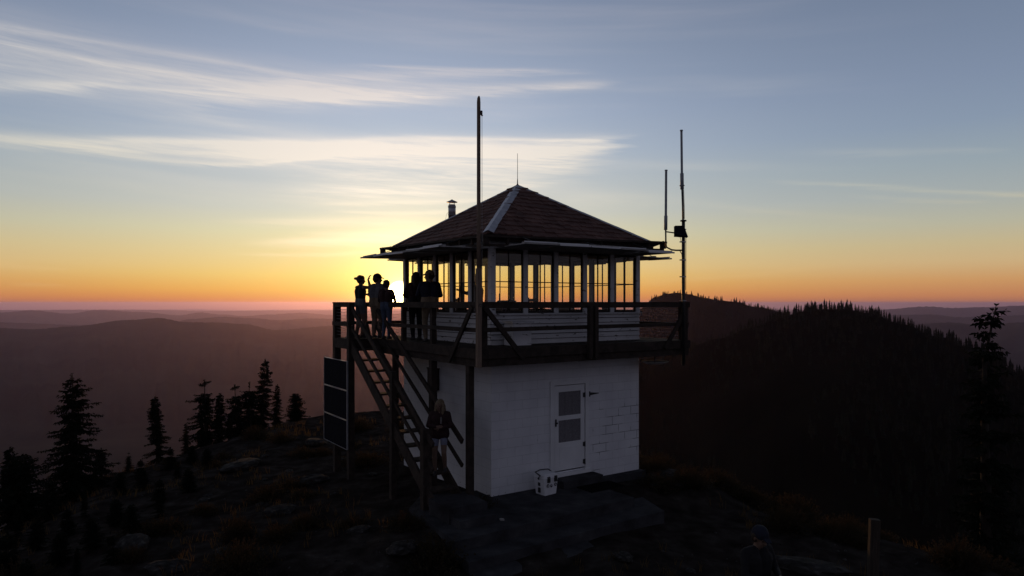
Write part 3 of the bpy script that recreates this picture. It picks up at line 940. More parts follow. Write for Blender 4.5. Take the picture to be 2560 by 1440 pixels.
# stove pipe and rod
cxp, cyp = -.85+2.135, 1.875+2.135
zr = ZE + rise*(1 - max(abs(cxp-cx_), abs(cyp-cx_))/half)
q = MB(); zt_ = 6.86
q.lathe([(.10, zr-.25),(.10, zt_-.42),(.102, zt_-.42),(.102,zt_-.16),(.09,zt_-.16),(.09,zt_-.12)], 16, (cxp,cyp,0))
q.lathe([(.108, zt_-.40),(.108,zt_-.385)], 16, (cxp,cyp,0)); q.lathe([(.108, zt_-.20),(.108,zt_-.15)], 16, (cxp,cyp,0))
for k in range(4):
    a = k*PI/2+.3; q.tube([(cxp+.085*math.cos(a), cyp+.085*math.sin(a), zt_-.14), (cxp+.085*math.cos(a), cyp+.085*math.sin(a), zt_-.045)], .008, 5)
q.lathe([(.145, zt_-.06),(.15,zt_-.05),(.03,zt_+.005),(.012,zt_+.02)], 16, (cxp,cyp,0))
q.tube([(cxp-.08,cyp-.05,zt_-.30),(cxp-.22,cyp-.1,zt_-.40),(cxp-.36,cyp-.14,zr+.05)], .004, 4)
q.build("chimney", M["galvanised"], roof)
q = MB(); q.lathe([(.035,Z_TOP-.03),(.03,Z_TOP+.03),(.014,Z_TOP+.05),(.011,Z_TOP+.16),(.007,Z_TOP+.17),(.005,Z_TOP+.82)], 8, (cx_,cx_,0))
q.build("lightning_rod", M["black_metal"], roof)

# ------------------------------------------------------------------ things on and around the tower
def local(o, x, y, z=0, rz=0.0):
    o.location = T(x, y, z); o.rotation_euler = (0, 0, TA+rz); return o

# flagpole at the near corner of the deck
fpole = empty("flagpole"); local(fpole, X0-.05, X0-.11, Z_DECK-.35)
tag(fpole, "tall bare wooden flagpole at the near corner of the catwalk", "flagpole")
q = MB(); top = EYE+3.96-(Z_DECK-.35)
q.bar((0,0,-.0),(0,0,1.9), .085, .085, up=(0,1,0)); q.tube([(0,0,1.9),(0,0,3.0),(0,0,top-.12),(.002,0,top-.04),(.008,0,top)], [.040,.038,.036,.030,.012], 10)
q.build("pole", M["pole_wood"], fpole)
q = MB(); q.tube([(.062,-.02,top-.36),(.064,-.02,2.0),(.06,-.02,.9)], .0045, 4); q.build("rope", M["grey_board"], fpole)
q = MB(); q.box((.03,-.035,top-.36),(.065,-.005,top-.28)); q.lathe([(.018,-.008),(.018,.008)], 10, (.062,-.02,top-.37)); q.build("pulley", M["black_metal"], fpole)
q = MB(); q.tube([(.0,-.043,1.22),(.03,-.075,1.20),(.0,-.09,1.16),(-.03,-.06,1.19),(0,-.043,1.22)], .006, 5); q.build("cleat", M["black_metal"], fpole)

# radio mast at the right corner
mast = empty("antenna_mast"); local(mast, X1-.25, X0-.09, Z_DECK-.30)
tag(mast, "thin radio mast strapped to the right end of the deck", "antenna")
mz = lambda z: z + EYE - (Z_DECK-.30)
q = MB(); q.tube([(0,0,-.3),(0,0,mz(1.98))], .040, 10); q.lathe([(.075,mz(1.94)),(.075,mz(1.97))], 10); q.build("pole", M["black_metal"], mast)
q = MB(); q.tube([(-.01,0,mz(1.8)),(-.02,0,mz(2.3)),(-.045,0,mz(2.78))], .024, 8); q.build("upper_pipe", M["black_metal"], mast)
q = MB(); q.tube([(-.045,0,mz(2.70)),(-.052,0,mz(3.08)),(-.053,0,mz(3.085)),(-.068,0,mz(4.08))], [.043,.043,.029,.027], 10)
q.lathe([(.06,0),(.06,.02)], 8, (-.046,0,mz(2.78))); q.lathe([(.035,0),(.035,.03)], 8, (-.068,0,mz(4.08)))
q.build("whip_antenna", M["whip"], mast)
q = MB(); q.tube([(-.05,0,mz(1.25)),(-.25,0,mz(1.24)),(-.40,0,mz(1.245)),(-.575,0,mz(1.30)),(-.595,0,mz(1.40)),(-.60,0,mz(1.72))], .019, 8); q.tube([(-.60,0,mz(1.66)),(-.05,0,mz(1.64))], .016, 6)
q.build("bracket_arm", M["black_metal"], mast)
q = MB(); q.tube([(-.60,0,mz(1.70)),(-.595,0,mz(2.03)),(-.595,0,mz(2.035)),(-.585,0,mz(3.08))], [.040,.040,.030,.028], 10); q.lathe([(.034,0),(.034,.025)], 8, (-.585,0,mz(3.08)))
q.build("whip_antenna", M["whip"], mast)
q = MB()   # small tilted panel with its box
q.add([(-.40,-.12,mz(1.61)),(-.06,-.20,mz(1.55)),(.00,-.02,mz(1.84)),(-.23,.04,mz(1.83)),(-.40,-.08,mz(1.59)),(-.06,-.15,mz(1.53)),(.00,.03,mz(1.82)),(-.23,.09,mz(1.81))],
      [(0,1,2,3),(7,6,5,4),(0,4,5,1),(1,5,6,2),(2,6,7,3),(3,7,4,0)])
q.box((-.27,-.06,mz(1.56)),(-.03,.05,mz(1.74)))
q.build("equipment_box", M["panel_cell"], mast)
q = MB(); q.tube([(-.13,0,mz(1.24)),(-.075,-.02,mz(1.16)),(-.06,-.03,mz(.95)),(-.055,-.03,mz(.5)),(-.06,-.04,mz(.0)),(-.05,-.04,mz(-.4))], .010, 6)
q.tube([(-.17,-.05,mz(1.56)),(-.14,-.05,mz(1.46)),(-.06,-.03,mz(1.42))], .006, 5)
q.tube([(.04,-.02,mz(1.75)),(.055,-.03,mz(1.6)),(.05,-.03,mz(.3))], .008, 5); q.tube([(.01,0,mz(2.7)),(.03,0,mz(2.3)),(.035,0,mz(2.0))], .008, 5)
q.build("cable", M["black_metal"], mast)
for zz in (1.75, 1.45, 1.02, .62, .05):
    q = MB(); q.box((-.085,-.045,mz(zz)-.012),(.05,.045,mz(zz)+.012)); q.build("clamp", M["galvanised"], mast)

# round dish under the deck at the right
dish = empty("satellite_dish"); local(dish, X1-.75, X0+.35, Z_DECK-.40)
tag(dish, "pale round dish hanging under the right end of the deck", "dish")
q = MB(); q.lathe([(.05,-.19),(.20,-.17),(.30,-.13),(.33,-.11),(.30,-.115),(.18,-.15),(.04,-.165)], 24); q.build("bowl", M["grey_board"], dish)
q = MB(); q.tube([(0,0,-.17),(0,0,.18)], .018, 6); q.build("arm", M["black_metal"], dish)

# three solar panels on the landing posts
hh = .715
for i, which in enumerate(("topmost", "middle", "lowest")):
    sp = empty("solar_panel"); local(sp, -EL-.085, LY0+.79, EYE-1.43-i*(hh+.012)-hh)
    tag(sp, {"topmost": "topmost of the three dark solar panels stacked beside the stairs, its upper edge lit",
             "middle": "middle one of the three dark solar panels stacked beside the stairs",
             "lowest": "lowest of the three dark solar panels beside the stairs, nearest the ground"}[which], "solar panel", "solar panels stacked under the stair landing")
    w2 = .83
    q = MB(); q.box((-.012,-w2,.012),(.012,w2,hh-.012)); q.build("cell_sheet", M["panel_cell"], sp)
    q = MB(); q.box((-.022,-w2-.018,0),(.018,w2+.018,.0118)); q.box((-.022,-w2-.018,hh-.0118),(.018,w2+.018,hh)); q.box((-.022,-w2-.018,.0119),(.018,-w2-.0005,hh-.0119)); q.box((-.022,w2+.0005,.0119),(.018,w2+.018,hh-.0119))
    q.build("frame", M["galvanised"], sp)
    q = MB()
    for t in (-.55, .25): q.box((.0185, t, .03), (.05, t+.05, hh-.03))
    q.build("mounting_rail", M["black_metal"], sp)

# white bin with grey lid on the deck by the cab corner
sb = empty("storage_box"); local(sb, .42, -.33, Z_DECK+.006)
tag(sb, "pale box with a dark lid standing on the catwalk beside the near cab corner", "box")
q = MB(); q.box((-.20,-.17,0),(.26,.17,.46)); q.box((-.18,-.176,.04),(-.15,-.1702,.42)); q.box((.21,-.176,.04),(.24,-.1702,.42)); q.build("bin_body", M["white_paint"], sb)
q = MB(); q.box((-.25,-.21,.462),(.31,.20,.50)); q.build("lid", M["galvanised"], sb)
# ------------------------------------------------------------------ terrace, steps and things on it
pt = MB()
def prism(mbq, poly, z0, z1):
    n = len(poly)
    mbq.add([(x,y,z0) for x,y in poly] + [(x,y,z1) for x,y in poly], [tuple(range(n))[::-1], tuple(range(n,2*n))] + [(i,(i+1)%n,n+(i+1)%n,n+i) for i in range(n)])
prism(pt, [(-1.95,-1.95),(2.45,-1.72),(2.43,-.55),(3.3,-.2),(4.35,-.16),(4.3,-.003),(-.002,-.003),(-.002,.6),(-1.2,.9),(-1.80,.2)], -.9, .03)
prism(pt, [(-1.98,-2.45),(2.75,-2.28),(3.1,-1.30),(2.453,-1.30),(2.453,-1.725),(-1.95,-1.955)], -.9, -.16)
prism(pt, [(-2.05,-2.95),(.5,-2.78),(.62,-2.37),(-1.98,-2.46)], -.9, -.33)
o = pt.build("patio", M["concrete"], None, TORG, (0,0,TA)); tag(o, "dark concrete terrace with steps in front of the lookout", "patio", kind="structure")
pd = MB(); pd.box((-EL-.05,-1.1,-.6),(X0+.04,-.30,.32)); pd.box((-EL-.02,-1.45,-.6),(X0+.02,-1.102,.17))
o = pd.build("stair_pad", M["concrete"], None, TORG, (0,0,TA)); tag(o, "rough concrete pad at the foot of the stairs", "step")

ds = MB(); ds.box((1.62,-.40,.03),(2.72,-.064,.19)); ds.box((1.60,-.42,.165),(2.74,-.066,.20))
o = ds.build("door_step", M["concrete"], None, TORG, (0,0,TA)); tag(o, "grey stone step in front of the white door", "step")
dm = MB()
for i in range(24): dm.box((1.95+i*.04,-.95,.032),(1.95+i*.04+.034,-.45,.046))
dm.box((1.94,-.96,.0315),(2.92,-.44,.040))
o = dm.build("doormat", M["rubber"], None, TORG, (0,0,TA)); tag(o, "flat dark mat on the terrace beside the door step", "mat")

# cooler
M["cooler_white"] = mat_noise("cooler_plastic", [(.3,(.62,.62,.64)),(.7,(.72,.72,.74))], 5, 3, .5, spec=.4)
ck = empty("cooler"); local(ck, 1.12, -.42, .031, .10)
tag(ck, "small white cooler with black latches and handle beside the door", "cooler")
q = MB()
def frustum(mbq, z0, z1, w0, d0, w1, d1, mi=0, n=4, r=.2):
    def ring(w, d, z):
        out = []
        for sx, sy in ((1,1),(-1,1),(-1,-1),(1,-1)):
            a0 = math.atan2(sy, sx) - PI/4
            for k in range(n):
                a = a0 + (PI/2)*k/(n-1)
                rr = r*min(w, d)*.5
                out.append((sx*(w/2-rr) + rr*math.cos(a), sy*(d/2-rr) + rr*math.sin(a), z))
        return out
    A = ring(w0, d0, z0); B = ring(w1, d1, z1); m = len(A)
    mbq.add(A+B, [tuple(range(m))[::-1], tuple(range(m,2*m))] + [(i,(i+1)%m,m+(i+1)%m,m+i) for i in range(m)], mi)
frustum(q, .0, .345, .345, .30, .41, .35); q.box((-.21,-.18,.30),(.21,.18,.345)) if False else None
q.box((-.16,-.155,-.0),( -.10,-.13,.012)); q.build("cooler_body", M["cooler_white"], ck)
q = MB(); frustum(q, .352, .425, .425, .365, .40, .34); frustum(q, .425, .44, .34, .28, .32, .26); q.build("lid", M["cooler_white"], ck)
q = MB(); frustum(q, .345, .352, .40, .34, .40, .34); q.build("gasket", M["black_metal"], ck)
for x in (-.09, .11):
    q = MB(); q.box((x-.033,-.202,.27),(x+.033,-.172,.395)); q.box((x-.026,-.212,.29),(x+.026,-.2022,.37)); q.build("latch", M["black_metal"], ck)
for x in (-.10, .0, .12):
    q = MB(); rr = .036 if x else .027
    vs = [(x+rr*math.cos(2*PI*k/16), -.177, .205+ (.0 if x else -.012) +rr*(1.25 if not x else 1)*math.sin(2*PI*k/16)) for k in range(16)]
    vs2 = [(a, -.160, c) for a,_,c in vs]
    q.add(vs+vs2, [tuple(range(16)), tuple(range(16,32))[::-1]] + [(i,16+i,16+(i+1)%16,(i+1)%16) for i in range(16)])
    # pale spokes inside the emblem
    for k in range(3):
        a = k*PI/3 + .3
        q.bar((x-rr*.6*math.cos(a), -.1785, .205-rr*.6*math.sin(a)), (x+rr*.6*math.cos(a), -.1785, .205+rr*.6*math.sin(a)), .006, .002, up=(0,1,0), mi=1)
    q.build("emblem", [M["black_metal"], M["cooler_white"]], ck)
for z0_, z1_ in ((.05,.15),(.19,.26)):
    q = MB(); q.box((-.206,-.035,z0_),(-.182 if z0_ < .1 else -.187,.03,z1_)); q.build("side_mark", M["black_metal"], ck)
q = MB(); q.tube([(-.215,-.0,.33),(-.245,-.02,.36),(-.255,-.10,.425),(-.20,.12,.455),(0,.19,.462),(.20,.15,.455),(.225,.02,.40),(.215,.0,.33)], .013, 7); q.build("handle", M["black_metal"], ck)

# pale bits lying on the terrace
bt = MB()
for x, y, s, r in ((-1.15,-1.25,.07,.3),(-.78,-.98,.05,1.0),(-.72,-.95,.10,.9),(-.66,-.90,.05,.7),(-.80,-1.40,.045,2.0),(-1.0,-1.45,.03,.2),(-.3,-.75,.03,1.1),(.9,-1.0,.06,.1)):
    pass
for i, (x, y, s, r, lab) in enumerate(((-1.20,-1.25,.075,.3,"pale flat stone lying on the terrace left of the scraps"),(-.72,-.93,.14,.9,"long pale scrap lying across the dark terrace"),(-.66,-1.42,.05,2.0,"tiny pale stone near the front edge of the terrace"))):
    q = MB(); n = 9; rr = random.Random(i+3)
    pts = [(s*(1.3 if i == 1 else 1)*math.cos(2*PI*k/n)*rr.uniform(.7,1.1), s*(.32 if i == 1 else .7)*math.sin(2*PI*k/n)*rr.uniform(.7,1.1)) for k in range(n)]
    prism(q, pts, 0, .03 if i != 1 else .014)
    o = q.build("loose_stone" if i != 1 else "paper_scrap", M["grey_board"], None, T(x, y, .031), (0,0,r+TA)); tag(o, lab, "stone" if i != 1 else "scrap")

M["post_wood"] = mat_wood("stained_post_wood", (.022,.017,.014), (.06,.045,.036), scale=5, stretch=(6,6,.5))
# wooden post at the right
wp = empty("wooden_post", (6.05, 11.5, ground_z(6.05, 11.5)-.10), -.15)
tag(wp, "short square wooden post standing in the scrub at the right", "post")
q = MB(); PH = zof(1300, 11.5) - ground_z(6.05, 11.5) + .10
q.bar((0,0,-.2),(.04,0,PH), .155, .11, up=(0,1,0)); q.build("post_shaft", M["post_wood"], wp)
q = MB(); q.bar((.04,0,PH+.001),(.041,0,PH+.015), .15, .105, up=(0,1,0)); q.build("post_cap", M["post_wood"], wp)

# ------------------------------------------------------------------ furniture inside the cab
def fz(z): return Z_DECK + .031 + z
t_ = empty("table"); local(t_, 1.15, 1.15, fz(0), .1); tag(t_, "small square map table seen through the cab windows beside the near corner", "table")
q = MB(); q.box((-.36,-.36,.83),(.36,.36,.87)); q.build("table_top", M["dark_paint"], t_)
for sx in (-1,1):
    for sy in (-1,1):
        q = MB(); q.box((sx*.31-.03,sy*.31-.03,0),(sx*.31+.03,sy*.31+.03,.829)); q.build("leg", M["dark_paint"], t_)
f_ = empty("sighting_ring"); local(f_, 1.15, 1.15, fz(.872)); tag(f_, "round sighting instrument standing on the map table", "instrument")
q = MB(); q.lathe([(.22,0),(.23,.02),(.22,.04),(.1,.045)], 24); q.build("ring_base", M["black_metal"], f_)
for a in (0, PI):
    q = MB(); q.bar((.2*math.cos(a),.2*math.sin(a),.04),(.2*math.cos(a),.2*math.sin(a),.20), .03, .012); q.build("sight", M["black_metal"], f_)
def chair(x, y, rz, label):
    c = empty("chair"); local(c, x, y, fz(0), rz); tag(c, label, "chair")
    q = MB(); q.box((-.21,-.21,.43),(.21,.21,.465)); q.build("seat", M["dark_paint"], c)
    for sx in (-1,1):
        q = MB(); q.bar((sx*.18,-.18,0),(sx*.18,-.18,.429), .035, .035, up=(0,1,0)); q.build("leg", M["dark_paint"], c)
        q = MB(); q.bar((sx*.18,.19,0),(sx*.18,.235,.98), .035, .035, up=(0,1,0)); q.build("leg", M["dark_paint"], c)
    q = MB()
    for z in (.62,.76,.92): q.bar((-.162,.213+(z-.6)*.05,z),(.162,.213+(z-.6)*.05,z), .02, .07)
    q.build("backrest", M["dark_paint"], c)
chair(1.85, .75, .4, "wooden chair beside the map table inside the cab")
chair(.55, 2.0, 1.3, "wooden chair by the stair-side windows inside the cab")
b_ = empty("bed"); local(b_, 3.55, 2.8, fz(0)); tag(b_, "low bed with a rounded pillow along the far cab wall", "bed")
q = MB(); q.box((-.5,-1.0,.30),(.5,1.0,.38)); q.build("bed_frame", M["dark_paint"], b_)
q = MB(); frustum(q, .381, .55, .96, 1.96, .93, 1.93); q.build("mattress", M["interior"], b_)
q = MB(); q.lathe([(.03,-.12),(.2,-.08),(.27,0),(.2,.09),(.05,.13)], 16, (0,-.75,.68)); q.build("pillow", M["interior"], b_)
for sx in (-1,1):
    for sy in (-1,1):
        q = MB(); q.box((sx*.45-.03,sy*.94-.03,0),(sx*.45+.03,sy*.94+.03,.299)); q.build("leg", M["dark_paint"], b_)
s_ = empty("stove"); local(s_, cxp, cyp-.12, fz(0)); tag(s_, "small black stove with a pipe rising through the cab roof", "stove")
q = MB(); q.box((-.26,-.22,.16),(.26,.20,.74)); q.box((-.29,-.25,.741),(.29,.22,.77)); q.build("stove_body", M["black_metal"], s_)
q = MB(); q.tube([(0,.12,.771),(0,.12,2.1)], .075, 12); q.build("stove_pipe", M["black_metal"], s_)
for sx in (-1,1):
    for sy in (-1,1):
        q = MB(); q.box((sx*.22-.02,sy*.17-.02,0),(sx*.22+.02,sy*.17+.02,.159)); q.build("leg", M["black_metal"], s_)
q = MB(); q.box((-.12,-.23,.30),(.12,-.2205,.6)); q.build("stove_door", M["dark_paint"], s_)
kb = empty("cabinet"); local(kb, 2.6, 3.85, fz(0)); tag(kb, "low cabinet with clutter under the far windows", "cabinet")
q = MB(); q.box((-.7,-.22,0),(.7,.22,.68)); q.box((-.73,-.25,.681),(.73,.22,.71)); q.build("cabinet_body", M["interior"], kb)
for x in (-.35,.35):
    q = MB(); q.box((x-.32,-.24,.05),(x+.32,-.2205,.64)); q.build("cabinet_door", M["dark_paint"], kb)
for x, y, h, r, nm, lab in ((2.2,3.8,.22,.05,"bottle","bottle standing on the cabinet inside the cab"),(2.75,3.85,.16,.09,"pot","round pot standing on the cabinet inside the cab"),(3.0,3.8,.26,.06,"jug","jug standing on the cabinet inside the cab beside the pot")):
    q = MB(); q.lathe([(r*.9,0),(r,.02),(r,h*.6),(r*.4,h*.8),(r*.4,h)], 12); o = q.build(nm, M["dark_paint"], None, T(x,y,fz(.712)), (0,0,0)); tag(o, lab, nm)
# ------------------------------------------------------------------ trees, scrub, rocks
M["bark"] = mat_noise("fir_bark", [(.3,(.020,.016,.013)),(.7,(.045,.036,.030))], 8, 5, .95, (4,4,1))
M["needles"] = mat_noise("fir_needles", [(.3,(.005,.007,.005)),(.55,(.010,.013,.008)),(.75,(.020,.022,.013))], 1.6, 4, .9, spec=.1)
def mat_leaf(name, stops, trans=.35, tcol=(.20,.11,.03)):
    m, nt, p = new_mat(name); L = nt.links.new
    oi = nt.nodes.new("ShaderNodeTexCoord"); n = nt.nodes.new("ShaderNodeTexNoise"); n.inputs["Scale"].default_value = 4
    L(oi.outputs["Object"], n.inputs["Vector"])
    L(ramp(nt, n.outputs["Fac"], stops), p.inputs["Base Color"]); p.inputs["Roughness"].default_value = .9; p.inputs["Specular IOR Level"].default_value = .1
    t = nt.nodes.new("ShaderNodeBsdfTranslucent"); t.inputs[0].default_value = (*tcol, 1)
    mx = nt.nodes.new("ShaderNodeMixShader"); mx.inputs[0].default_value = trans
    L(p.outputs[0], mx.inputs[1]); L(t.outputs[0], mx.inputs[2]); L(mx.outputs[0], nt.nodes["Material Output"].inputs[0])
    return m
M["scrub"] = mat_leaf("dry_scrub", [(.3,(.014,.012,.008)),(.7,(.034,.028,.018))], .2, (.11,.065,.03))
M["grass"] = mat_leaf("dry_grass", [(.3,(.030,.024,.014)),(.7,(.070,.052,.030))], .4, (.16,.09,.03))

def conifer_meshes(name, h, r0, seed, whorl=.22, droop=.35, gap=0.0, long_side=None, bend=0.0, twig=.13, bare_top=0.0, power=.9, tipw=.06):
    """a fir: tapered trunk, whorls of drooping branches carrying many small needle sprays"""
    r = random.Random(seed)
    def axis(z):
        t = max(0, (z/h - .93)/.07)
        return Vector((bend*t*t + .02*math.sin(z*2.1+seed), .3*bend*t*t*math.sin(seed), z))
    tk = MB(); n = 9
    zs = [h*i/n for i in range(n+1)]
    tk.tube([axis(z) - Vector((0,0,.5 if z == 0 else 0)) for z in zs], [max(.012, .022*h*(1-z/h)**.9 + .010) for z in zs], 8)
    cr = MB()
    def spray(p, d, ln, wd):
        """a kinked little fan of needles"""
        d = d.normalized(); s = d.cross(Vector((r.uniform(-.4,.4), r.uniform(-.4,.4), 1))).normalized()
        u = s.cross(d)
        q = p + d*ln*.5 + u*r.uniform(-.02,.02); e = p + d*ln - u*r.uniform(0,.06)*ln*4
        cr.add([p, q - s*wd, e, q + s*wd*.9, p + u*.01, q + u*wd*.8, ], [(0,1,2,3),(4,5,2)])
    z = h*r.uniform(.06,.10)
    while z < h*(.985 - bare_top):
        t = z/h
        nb = r.randint(5, 8) if t < .85 else r.randint(4, 5)
        L0 = r0*(1-t)**power + tipw*h**.55
        if r.random() < gap: z += whorl*h/5*r.uniform(1.0,2.2); continue
        a0 = r.uniform(0, 2*PI)
        for k in range(nb):
            a = a0 + 2*PI*k/nb + r.uniform(-.35,.35)
            if r.random() < .10: continue
            L_ = L0*r.choice((r.uniform(.45,.8), r.uniform(.75,1.12), r.uniform(.9,1.3)))
            if long_side is not None:
                L_ *= 1 + .55*max(0, math.cos(a-long_side))*(1 if r.random() < .5 else .2)
            dr = droop*r.uniform(.6,1.3)*(1-.7*t)
            p = axis(max(.15, z + r.uniform(-.55,.55)*whorl*(h/5)**.5)); ns = max(3, int(L_/(twig*.62)))
            prev = p
            out = Vector((math.cos(a), math.sin(a), 0)); sd = Vector((-math.sin(a), math.cos(a), 0))
            pts = []
            for i in range(ns+1):
                s = i/ns
                zz = -dr*L_*(s**1.2) + .32*dr*L_*max(0, s-.55)**1.3*2.2 + (.12*L_*s if t > .7 else 0)
                pts.append(p + out*L_*s + Vector((0,0,zz)) + sd*L_*.05*math.sin(s*5+k))
            cr.tube(pts, [max(.004, .010*L_*(1-i/ns)+.003) for i in range(ns+1)], 3, smooth=False, cap=False)
            for i in range(1, ns+1):
                s = i/ns; q = pts[i]; dd = pts[i]-pts[i-1]
                wv = twig*(1.25 - .5*s)*r.uniform(.7,1.25)
                for sg in (-1, 1):
                    spray(q, dd.normalized()*.7 + sd*sg*r.uniform(.5,1.1) + Vector((0,0,r.uniform(-.45,.1))), wv*1.5, wv*.34)
                if r.random() < .75: spray(q, dd.normalized()*.4 + Vector((r.uniform(-.3,.3), r.uniform(-.3,.3), -r.uniform(.4,1.0))), wv*1.15, wv*.32)
                if r.random() < .35: spray(q, dd.normalized()*.6 + Vector((r.uniform(-.3,.3), r.uniform(-.3,.3), .6)), wv*.8, wv*.25)
        z += whorl*(h/5)**.5*r.uniform(.7,1.25)*(1-.35*t)
    for i in range(10):      # the leader
        zz = h*(1 - .012*i*(1 if bare_top else .8))
        p = axis(min(h, zz))
        for k in range(3):
            a = r.uniform(0, 2*PI); spray(p, Vector((math.cos(a)*.8, math.sin(a)*.8, .9 if not bare_top else .1)), twig*.8, twig*.25)
    return tk.mesh(name+"_trunk", M["bark"]), cr.mesh(name+"_crown", M["needles"])

FIR_TRUE_H = {}
def plant_tree(meshes, h_proto, x, y, top, label, group=None, rz=0.0, base=None, name="fir_tree"):
    """stands the tree on the ground at (x, y), scaled so that its tip reaches height 'top'"""
    g = ground_z(x, y) if base is None else base
    s = (top - g)/h_proto
    o = empty(name, (x, y, g), rz); o.rotation_euler = (rng.uniform(-.06,.06), rng.uniform(-.06,.06), rz); o.scale = (min(s, 1.6) if s < 1.6 else s**.8*1.1, min(s, 1.6) if s < 1.6 else s**.8*1.1, s)
    tag(o, label, "tree", group)
    link("trunk", meshes[0], o); link("crown", meshes[1], o)
    return o

big = conifer_meshes("big_fir", 5.0, 1.30, 5, whorl=.19, droop=.36, gap=.05, long_side=.2, bare_top=.05, power=.85, twig=.13)
spire = conifer_meshes("spire_fir", 4.2, .62, 8, whorl=.17, droop=.35, twig=.10, power=.8)
mid = conifer_meshes("mid_fir", 4.0, .70, 12, whorl=.15, droop=.34, gap=.04, twig=.115)
ragged = conifer_meshes("ragged_fir", 3.4, .85, 21, whorl=.25, droop=.15, gap=.28, twig=.13, bend=.12, power=.6)
bush = conifer_meshes("bushy_fir", 2.4, .95, 33, whorl=.16, droop=.15, twig=.12, power=.55)
tall = conifer_meshes("tall_fir", 16.0, 1.35, 41, whorl=.22, droop=.45, gap=.0, twig=.19, bend=.45, power=.80, tipw=.045, long_side=0.0)
mid2 = conifer_meshes("mid_fir", 4.0, .85, 63, whorl=.19, droop=.42, gap=.12, twig=.12, power=.7, long_side=2.0)
bush2 = conifer_meshes("bushy_fir", 2.4, .75, 71, whorl=.15, droop=.25, gap=.1, twig=.12, power=.75, long_side=1.0)
ragged2 = conifer_meshes("ragged_fir", 3.4, .95, 82, whorl=.21, droop=.3, gap=.2, twig=.13, power=.75, long_side=3.0)
tall2 = conifer_meshes("tall_fir", 14.0, 2.0, 47, whorl=.32, droop=.40, gap=.05, twig=.30, power=.85)

GL = "small firs on the slope left of the lookout"
plant_tree(big, 5.0, xof(186,19), 19, zof(935,19), "biggest fir at the left, ragged with a bare tip and long drooping branches", GL, 0.0)
plant_tree(mid, 4.0, xof(395,22), 22, zof(992,22), "dense pointed fir standing just right of the biggest fir", GL, .5)
plant_tree(mid2, 4.0, xof(516,26), 26, zof(950,26), "ragged fir with an open top, left of the paired clump", GL, 1.0)
plant_tree(mid, 4.0, xof(547,26.4), 26.4, zof(985,26.4), "shorter ragged fir touching the taller ragged one", GL, 2.6)
plant_tree(mid2, 4.0, xof(596,28), 28, zof(962,28), "ragged broad fir a little left of the slender spire fir", GL, .2)
plant_tree(ragged2, 3.4, xof(622,28.5), 28.5, zof(957,28.5), "open fir wedged between the ragged broad fir and the slender spire fir", GL, 1.9)
plant_tree(spire, 4.2, xof(650,29), 29, zof(899,29), "tall slender spire fir against the purple valley", GL, .7)
plant_tree(spire, 4.2, xof(691,30), 30, zof(962,30), "thin small fir just right of the slender spire fir", GL, 4.0)
plant_tree(bush, 2.4, xof(738,31), 31, zof(985,31), "low spreading fir scrub beside the rock on the crest", GL, 3.3)
plant_tree(spire, 4.2, xof(465,23.5), 23.5, zof(1058,23.5), "short fir low between the dense pointed fir and the ragged pair", GL, 2.2)
plant_tree(mid, 4.0, xof(22,17.5), 17.5, zof(1122,17.5), "fir cut by the left edge of the photo", GL, 1.2)
plant_tree(bush, 2.4, xof(58,17.0), 17.0, zof(1140,17.0), "bushy low fir beside the one at the photo's left edge", GL, .4)
GF = "low dark firs crowding the lower left slope"
for px, Y, py, mm, hp in ((255,20,1120,bush,2.4),(320,20.5,1132,mid,4.0),(300,17,1190,bush,2.4),(425,20,1120,bush,2.4),(120,15.5,1235,mid,4.0),(210,15,1230,bush,2.4),(360,17.5,1185,bush,2.4),
                          (40,14.2,1262,bush,2.4),(480,21,1130,bush,2.4),(550,24,1085,bush,2.4),(505,24,1075,mid,4.0),(630,28,1010,bush,2.4),(170,14,1290,bush,2.4),(400,16,1215,bush,2.4),(290,14,1265,bush,2.4),(90,13,1330,bush,2.4),(20,11.5,1330,bush,2.4),(150,12,1370,bush,2.4),(230,12.5,1330,mid,4.0),(330,13.5,1300,bush,2.4),(60,10.5,1400,bush,2.4),(400,14.5,1285,bush,2.4),(470,16.5,1235,bush,2.4),(520,19,1170,bush,2.4),(445,18.5,1165,mid,4.0),(190,11,1410,bush,2.4),(280,11.8,1385,bush,2.4),(130,17,1195,mid,4.0),(350,19,1150,bush,2.4),(240,18.5,1165,mid,4.0),(570,27,1035,mid,4.0)):
    mm, hp = rng.choice(((bush, 2.4), (bush2, 2.4), (mid2, 4.0), (ragged2, 3.4), (mm, hp), (mid, 4.0)))
    plant_tree(mm, hp, xof(px,Y), Y, max(zof(py,Y), ground_z(xof(px,Y),Y)+.55), "low dark fir crowded among others on the lower left slope", GF, rng.uniform(0,6))
plant_tree(tall, 16.0, xof(2472,30), 30, zof(764,30), "tall narrow fir with a bent tip at the far right", None, 0.1)
GR = "dark firs on the steep slope right of the lookout"
rt = random.Random(77)
for i in range(34):
    px = rt.uniform(1640, 2560); Y = rt.uniform(34, 85)
    yc = interp(px, HILL_B)
    py = max(yc + 60, rt.uniform(880, 1160))
    if 2380 < px < 2550 and py < 980: py = 1010
    X = xof(px, Y); g = ground_z(X, Y); tp = zof(py, Y)
    if tp - g < 5: tp = g + rt.uniform(5, 8)
    if tp - g > 19: tp = g + rt.uniform(13, 18)
    mm, hp = rt.choice(((tall2, 14.0), (tall, 16.0), (tall2, 14.0)))
    plant_tree(mm, hp, X, Y, tp, "dark fir half lost in the shade of the slope right of the lookout", GR, rt.uniform(0, 6))

